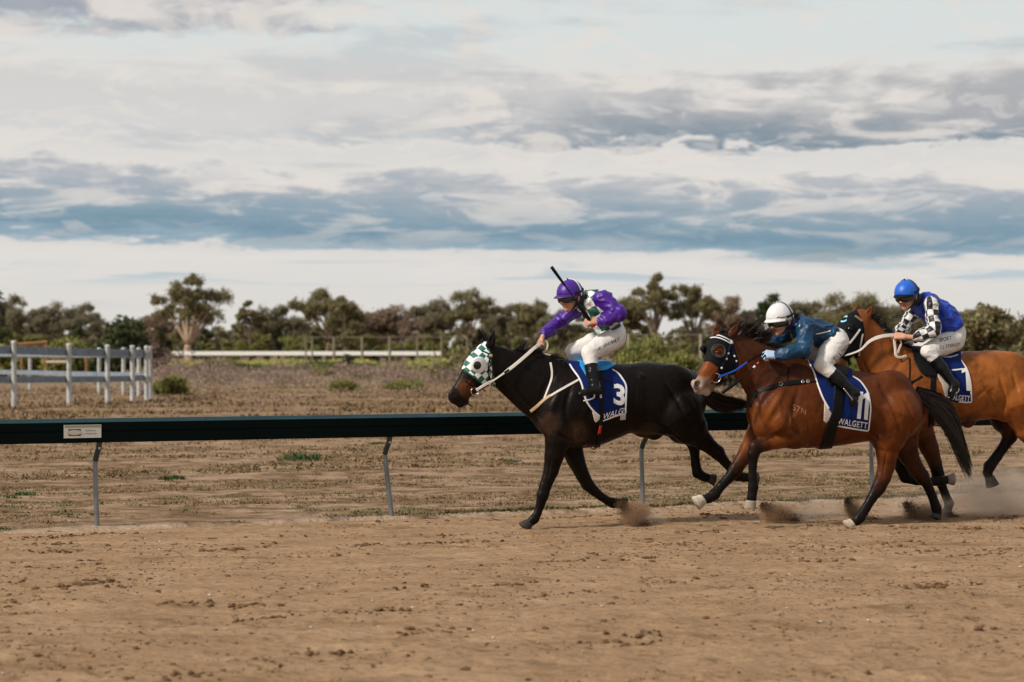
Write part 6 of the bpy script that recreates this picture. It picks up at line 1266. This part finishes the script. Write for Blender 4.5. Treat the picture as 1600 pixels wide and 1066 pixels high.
J1 = dict(seed=11, seat=(930, 572, 0), head=(891, 460, -.03), face=(-.86, -.40, -.24), hs=1.14, smile=True, neck=(908, 471, 0), neckcol=(.012, .012, .014),
    torso=[(955, 521, 0, 21), (946, 503, 0, 23), (935, 486, 0, 24), (925, 474, 0, 20)], hem=.30, tw=1.2, slv=-.01,
    arms=[dict(j=[(943, 468, -.17), (966, 489, -.27), (938, 502, -.24)], r=(13.5, 12.5, 7), hand=(923, 501.5, -.235), palm=(.15, .75, -.5), side=1),
          dict(j=[(903, 481, .16), (874, 503, .20), (852, 521, .09)], r=(12, 9.5, 7), hand=(843, 533, .07), palm=(.5, -.3, -.8), side=-1)],
    legs=[dict(j=[(960, 528, -.10), (921, 551, -.21), (930, 607, -.335), (907, 616, -.36)], r=(18, 12.5), bt=.125), dict(j=[(955, 527, .10), (896, 549, .20), (915, 605, .33), (898, 612, .35)], r=(18, 12), bt=.12)],
    print=[('A. BANKS', (950.5, 542), (34, -17), (3.5, 7.0*-1))], jacket=M_JKT1, helmet=M_PURPLE_H, peakmat=M_PURPLE_P, band=M_WHITE, strap=M_BLACKCORD)
J1['print'] = [('A. BANKS', (950.5, 537.5), (34, -17), (2.6, -6.6))]
p1, jb1, bb1, hd1 = jockey(fr1, J1, 'jockey in purple silks with green and white checks, riding the black horse')
J2 = dict(seed=23, seat=(1295, 590, 0), head=(1219, 497, -.04), face=(-.88, -.38, -.28), hs=1.16, hk=1.0, neck=(1240, 507, 0), neckcol=(.012, .03, .12), cheek=(.58, .30, .23),
    torso=[(1303, 533, 0, 20), (1288, 523, 0, 19), (1270, 517, 0, 20), (1255, 513, 0, 18)], hem=.45, tw=1.25,
    arms=[dict(j=[(1260, 512, -.17), (1257, 545, -.27), (1216, 556, -.22)], r=(13, 11, 7), hand=(1201, 554, -.20), palm=(.2, .7, -.6), side=1),
          dict(j=[(1244, 514, .16), (1214, 534, .22), (1203, 543, .13)], r=(12, 9.5, 7), hand=(1192, 548, .10), palm=(.2, -.7, -.6), side=-1)],
    legs=[dict(j=[(1307, 536, -.10), (1285, 570, -.22), (1333, 613, -.345), (1333, 632, -.36)], r=(19, 12.5), bt=.125), dict(j=[(1302, 536, .10), (1262, 560, .20), (1305, 610, .34), (1300, 628, .35)], r=(18, 12), bt=.12)],
    print=[('ELLA DREY', (1316, 551), (24, -23), (-5.5, -5.5))], jacket=M_TEAL, helmet=M_WHITE_H, peakmat=M_WHITE_H, band=M_BLACKCORD, strap=M_NAVY, peak=.040, glove=True, scrawl=[[(1199, 501), (1202, 498), (1204, 502), (1207, 499), (1210, 502), (1212, 498), (1215, 501), (1219, 499)], [(1214, 497), (1218, 494), (1220, 498), (1224, 495), (1228, 496), (1231, 493)]],
    piping=[([(1240, 503), (1237, 516), (1236, 525), (1241, 534)], .018, mat('grey piping', (.42, .44, .46), .6, .3)), ([(1274, 522), (1284, 520.5), (1298, 517)], .012, M_WHITE), ([(1240, 506), (1245, 508), (1250, 509)], .026, M_WHITE)])
p2, jb2, bb2, hd2 = jockey(fr2, J2, 'jockey in teal blue jacket and white cap, lying low on the reddish bay horse')
J3 = dict(seed=37, seat=(1485, 565, 0), head=(1417, 459, -.04), face=(-.84, -.46, -.30), hs=1.12, neck=(1435, 470, 0), neckcol=(.012, .012, .014),
    torso=[(1487, 522, 0, 20), (1480, 507, 0, 22), (1467, 492, 0, 22.5), (1451, 478, 0, 19)], hem=.42, tw=1.25, armcheck=True, slv=-.012,
    arms=[dict(j=[(1455, 477, -.18), (1459, 515, -.27), (1431, 528, -.20)], r=(10.5, 9.5, 7), hand=(1402, 525, -.12), palm=(.1, .7, -.6), side=1),
          dict(j=[(1432, 483, .16), (1412, 513, .24), (1402, 522, .14)], r=(10, 9, 7), hand=(1389, 520, .06), palm=(.1, -.7, -.6), side=-1)],
    legs=[dict(j=[(1489, 532, -.10), (1451, 549, -.22), (1489, 599, -.34), (1486, 620, -.36)], r=(18, 12), bt=.10), dict(j=[(1484, 532, .10), (1418, 548, .21), (1445, 590, .34), (1440, 606, .35)], r=(17, 12), bt=.09)],
    print=[('D.J. STANLEY', (1484, 541), (32, -5), (-.5, -6.5)), ('SPORT', (1477, 530), (19, -4), (-.5, -6))], jacket=M_JKT3, helmet=M_BLUE_H, peakmat=M_HOODBLK, band=M_BLACKCORD, strap=M_BLACKCORD, peak=.03)
p3, jb3, bb3, hd3 = jockey(fr3, J3, 'jockey in royal blue silks with black and white checked sleeves, on the third horse')
# ---- hair of the second jockey
r_ = np.random.default_rng(5); hp = [fr2.w(1243, 493, 0)+r_.normal(size=3)*.014 for _ in range(160)]; hair('hair', hp, [fr2.R @ (np.array([.6, -.1, -.5])+r_.normal(size=3)*.5) for _ in hp], [.07+.05*r_.random() for _ in hp], mat('dark brown hair', (.05, .022, .012), .5, .4), p2, .006, 6, 2, .08, 3)
# ---- whips
def whip(fr, pts, radii, material, label, bands):
    P = line3(fr, pts, 6); rr = np.interp(np.linspace(0, 1, len(P)), np.linspace(0, 1, len(radii)), radii); loc = P[-1]; t = MB(); t.tube(P, rr, 8); o = t.build('riding_whip', material, None, tuple(loc), smooth=True); tag(o, label, 'whip')
    for (nm, a, b, rad, mt) in bands:
        i0, i1 = int(a*(len(P)-1)), max(int(a*(len(P)-1))+1, int(b*(len(P)-1))); q = MB(); q.tube(P[i0:i1+1], rad, 8); q.build(nm, mt, o, smooth=True)
    return o
whip(fr1, [(861.5, 417, -.26), (876, 437, -.26), (890, 456, -.255), (905, 477, -.25), (918, 496, -.24), (928, 511, -.235)], (.017, .016, .014, .007, .006, .007, .020, .020, .015, .014), M_LEATHER, 'black riding whip with red butt, held up in front of the purple jockey', [('grip_end', .95, 1.0, .022, M_REDGRIP)])
whip(fr2, [(1128.5, 614, -.24), (1145, 602, -.25), (1162, 589, -.255), (1180, 572, -.25), (1196, 555, -.22)], (.016, .017, .016, .006, .006, .007, .009), M_LEATHER, 'black riding whip with red and white bands, pointing down beside the bay horse', [('grip_end', .80, .86, .012, M_REDGRIP), ('grip_band', .74, .78, .011, M_WHITE)])
whip(fr3, [(1381.5, 503, .06), (1384, 511, .06), (1388, 521, .06), (1392, 531, .05)], (.016, .015, .011, .010), M_LEATHER, 'short black whip handle standing up from the hand of the jockey in royal blue', [('grip_end', 0, .2, .018, M_LEATHER)])
# ================================================================== kicked-up dirt and dust
M_SPRAY = mat('kicked damp dirt', (.11, .066, .036), .95, .1, var=.3, vscale=6)
def spray(pts, wid, n, seed, D, label=None):
    """grains thrown along a traced path (pixels), wid = half widths in pixels"""
    r = np.random.default_rng(seed); C = spline(np.array([[x, y, w_] for (x, y), w_ in zip(pts, wid)], float), 8); m_ = len(C); i = (m_-1)*r.random(n)**1.15; x = np.interp(i, np.arange(m_), C[:, 0]); y = np.interp(i, np.arange(m_), C[:, 1]); w_ = np.interp(i, np.arange(m_), C[:, 2])
    g = r.normal(size=(n, 3))*(.28+.45*r.random((n, 1))**2); P = np.stack([at_depth(a, b, D) for a, b in zip(x, y)]); P[:, 0] += g[:, 0]*w_*D/F; P[:, 2] += g[:, 1]*w_*D/F; P[:, 1] += g[:, 2]*.10; P = P[P[:, 2] > .012]; n = len(P)
    R = .0016+.0060*r.random(n)**5
    o8 = np.array([(1, 0, 0), (-1, 0, 0), (0, 1, 0), (0, -1, 0), (0, 0, 1), (0, 0, -1)], float); f8 = np.array([(0, 2, 4), (2, 1, 4), (1, 3, 4), (3, 0, 4), (2, 0, 5), (1, 2, 5), (3, 1, 5), (0, 3, 5)])
    V = (o8[None]*(.6+.8*r.random((n, 6, 1)))*R[:, None, None]+P[:, None]).reshape(-1, 3); Q = (f8[None]+6*np.arange(n)[:, None, None]).reshape(-1, 3); return tag(mk('dirt_spray', V, Q, M_SPRAY, smooth=True), kind='stuff')
D1_, D2_, D3_ = fr1.O[1], fr2.O[1], fr3.O[1]
spray([(968, 787), (980, 798), (992, 810), (1010, 818)], (9, 14, 13, 8), 6500, 1, D1_+.25)
spray([(1192, 790), (1204, 798), (1220, 806), (1246, 813)], (7, 13, 12, 6), 6500, 2, D2_+.3)
spray([(1324, 782), (1328, 794), (1338, 806), (1374, 812)], (6, 8, 9, 6), 4500, 3, D2_+.5)
spray([(1416, 788), (1428, 802), (1448, 812), (1476, 817)], (8, 14, 12, 7), 6500, 4, D2_+.7)
spray([(1482, 804), (1490, 808), (1500, 812)], (6, 7, 5), 2500, 5, D3_)
def dust(px, py, rx, ry, D, dens, seed, depth=.5, col=(.97, .85, .72, 1), soft=(.36, .68)):
    c = at_depth(px, py, D); c[2] = max(c[2], .02); a, b_ = rx*D/F, ry*D/F; S_ = SDF(); S_.ball((0, 0, 0), .5); lo, hi = S_.bounds(.05); G, _ = S_.grid(lo, hi, .05); V, Q = nets(G, lo, .05)
    V = V*2*np.array([a, depth, b_])+c; V[:, 2] = np.maximum(V[:, 2], .001); o = mk('dust_cloud', V, Q, None, None, tuple(c)); tag(o, kind='stuff')
    m = bpy.data.materials.new('airborne dust'); m.use_nodes = True; n = NT(m.node_tree); n.n.clear(); out = n.node('ShaderNodeOutputMaterial'); v = n.node('ShaderNodeVolumePrincipled'); tc = n.node('ShaderNodeTexCoord').outputs['Object']
    sc = n.node('ShaderNodeMapping'); n.set(sc.inputs[0], tc); sc.inputs['Scale'].default_value = (1/a, 1/depth, 1/b_); ln = n.node('ShaderNodeVectorMath', operation='LENGTH'); n.set(ln.inputs[0], sc.outputs[0])
    sc2 = n.node('ShaderNodeMapping'); n.set(sc2.inputs[0], tc); sc2.inputs['Location'].default_value = (seed, seed*.7, 0); nz = n.noise(sc2.outputs[0], 3.2, 4, .6, .5)
    d_ = n.math('MULTIPLY', n.math('MULTIPLY', n.sstep(n.math('SUBTRACT', 1.0, ln.outputs['Value']), 0, .75), n.sstep(nz, *soft)), dens); n.set(v.inputs['Density'], d_); v.inputs['Color'].default_value = col; v.inputs['Anisotropy'].default_value = .2; n.l.new(v.outputs[0], out.inputs['Volume']); o.data.materials.append(m)
dust(1565, 775, 112, 56, D3_+.3, 9, 1, .6)
dust(1440, 792, 110, 30, D2_+.9, 3.0, 2)
dust(1275, 796, 90, 26, D2_+.6, 2.6, 3)
dust(1010, 808, 44, 18, D1_+.3, 4, 4, .3)
BR = (.60, .42, .28, 1)
dust(994, 803, 30, 25, D1_+.25, 34, 5, .16, BR, (.30, .55)); dust(1216, 803, 36, 22, D2_+.3, 34, 6, .16, BR, (.30, .55)); dust(1334, 796, 18, 20, D2_+.5, 22, 7, .16, BR, (.32, .6)); dust(1442, 806, 40, 24, D2_+.7, 34, 8, .16, BR, (.30, .55))
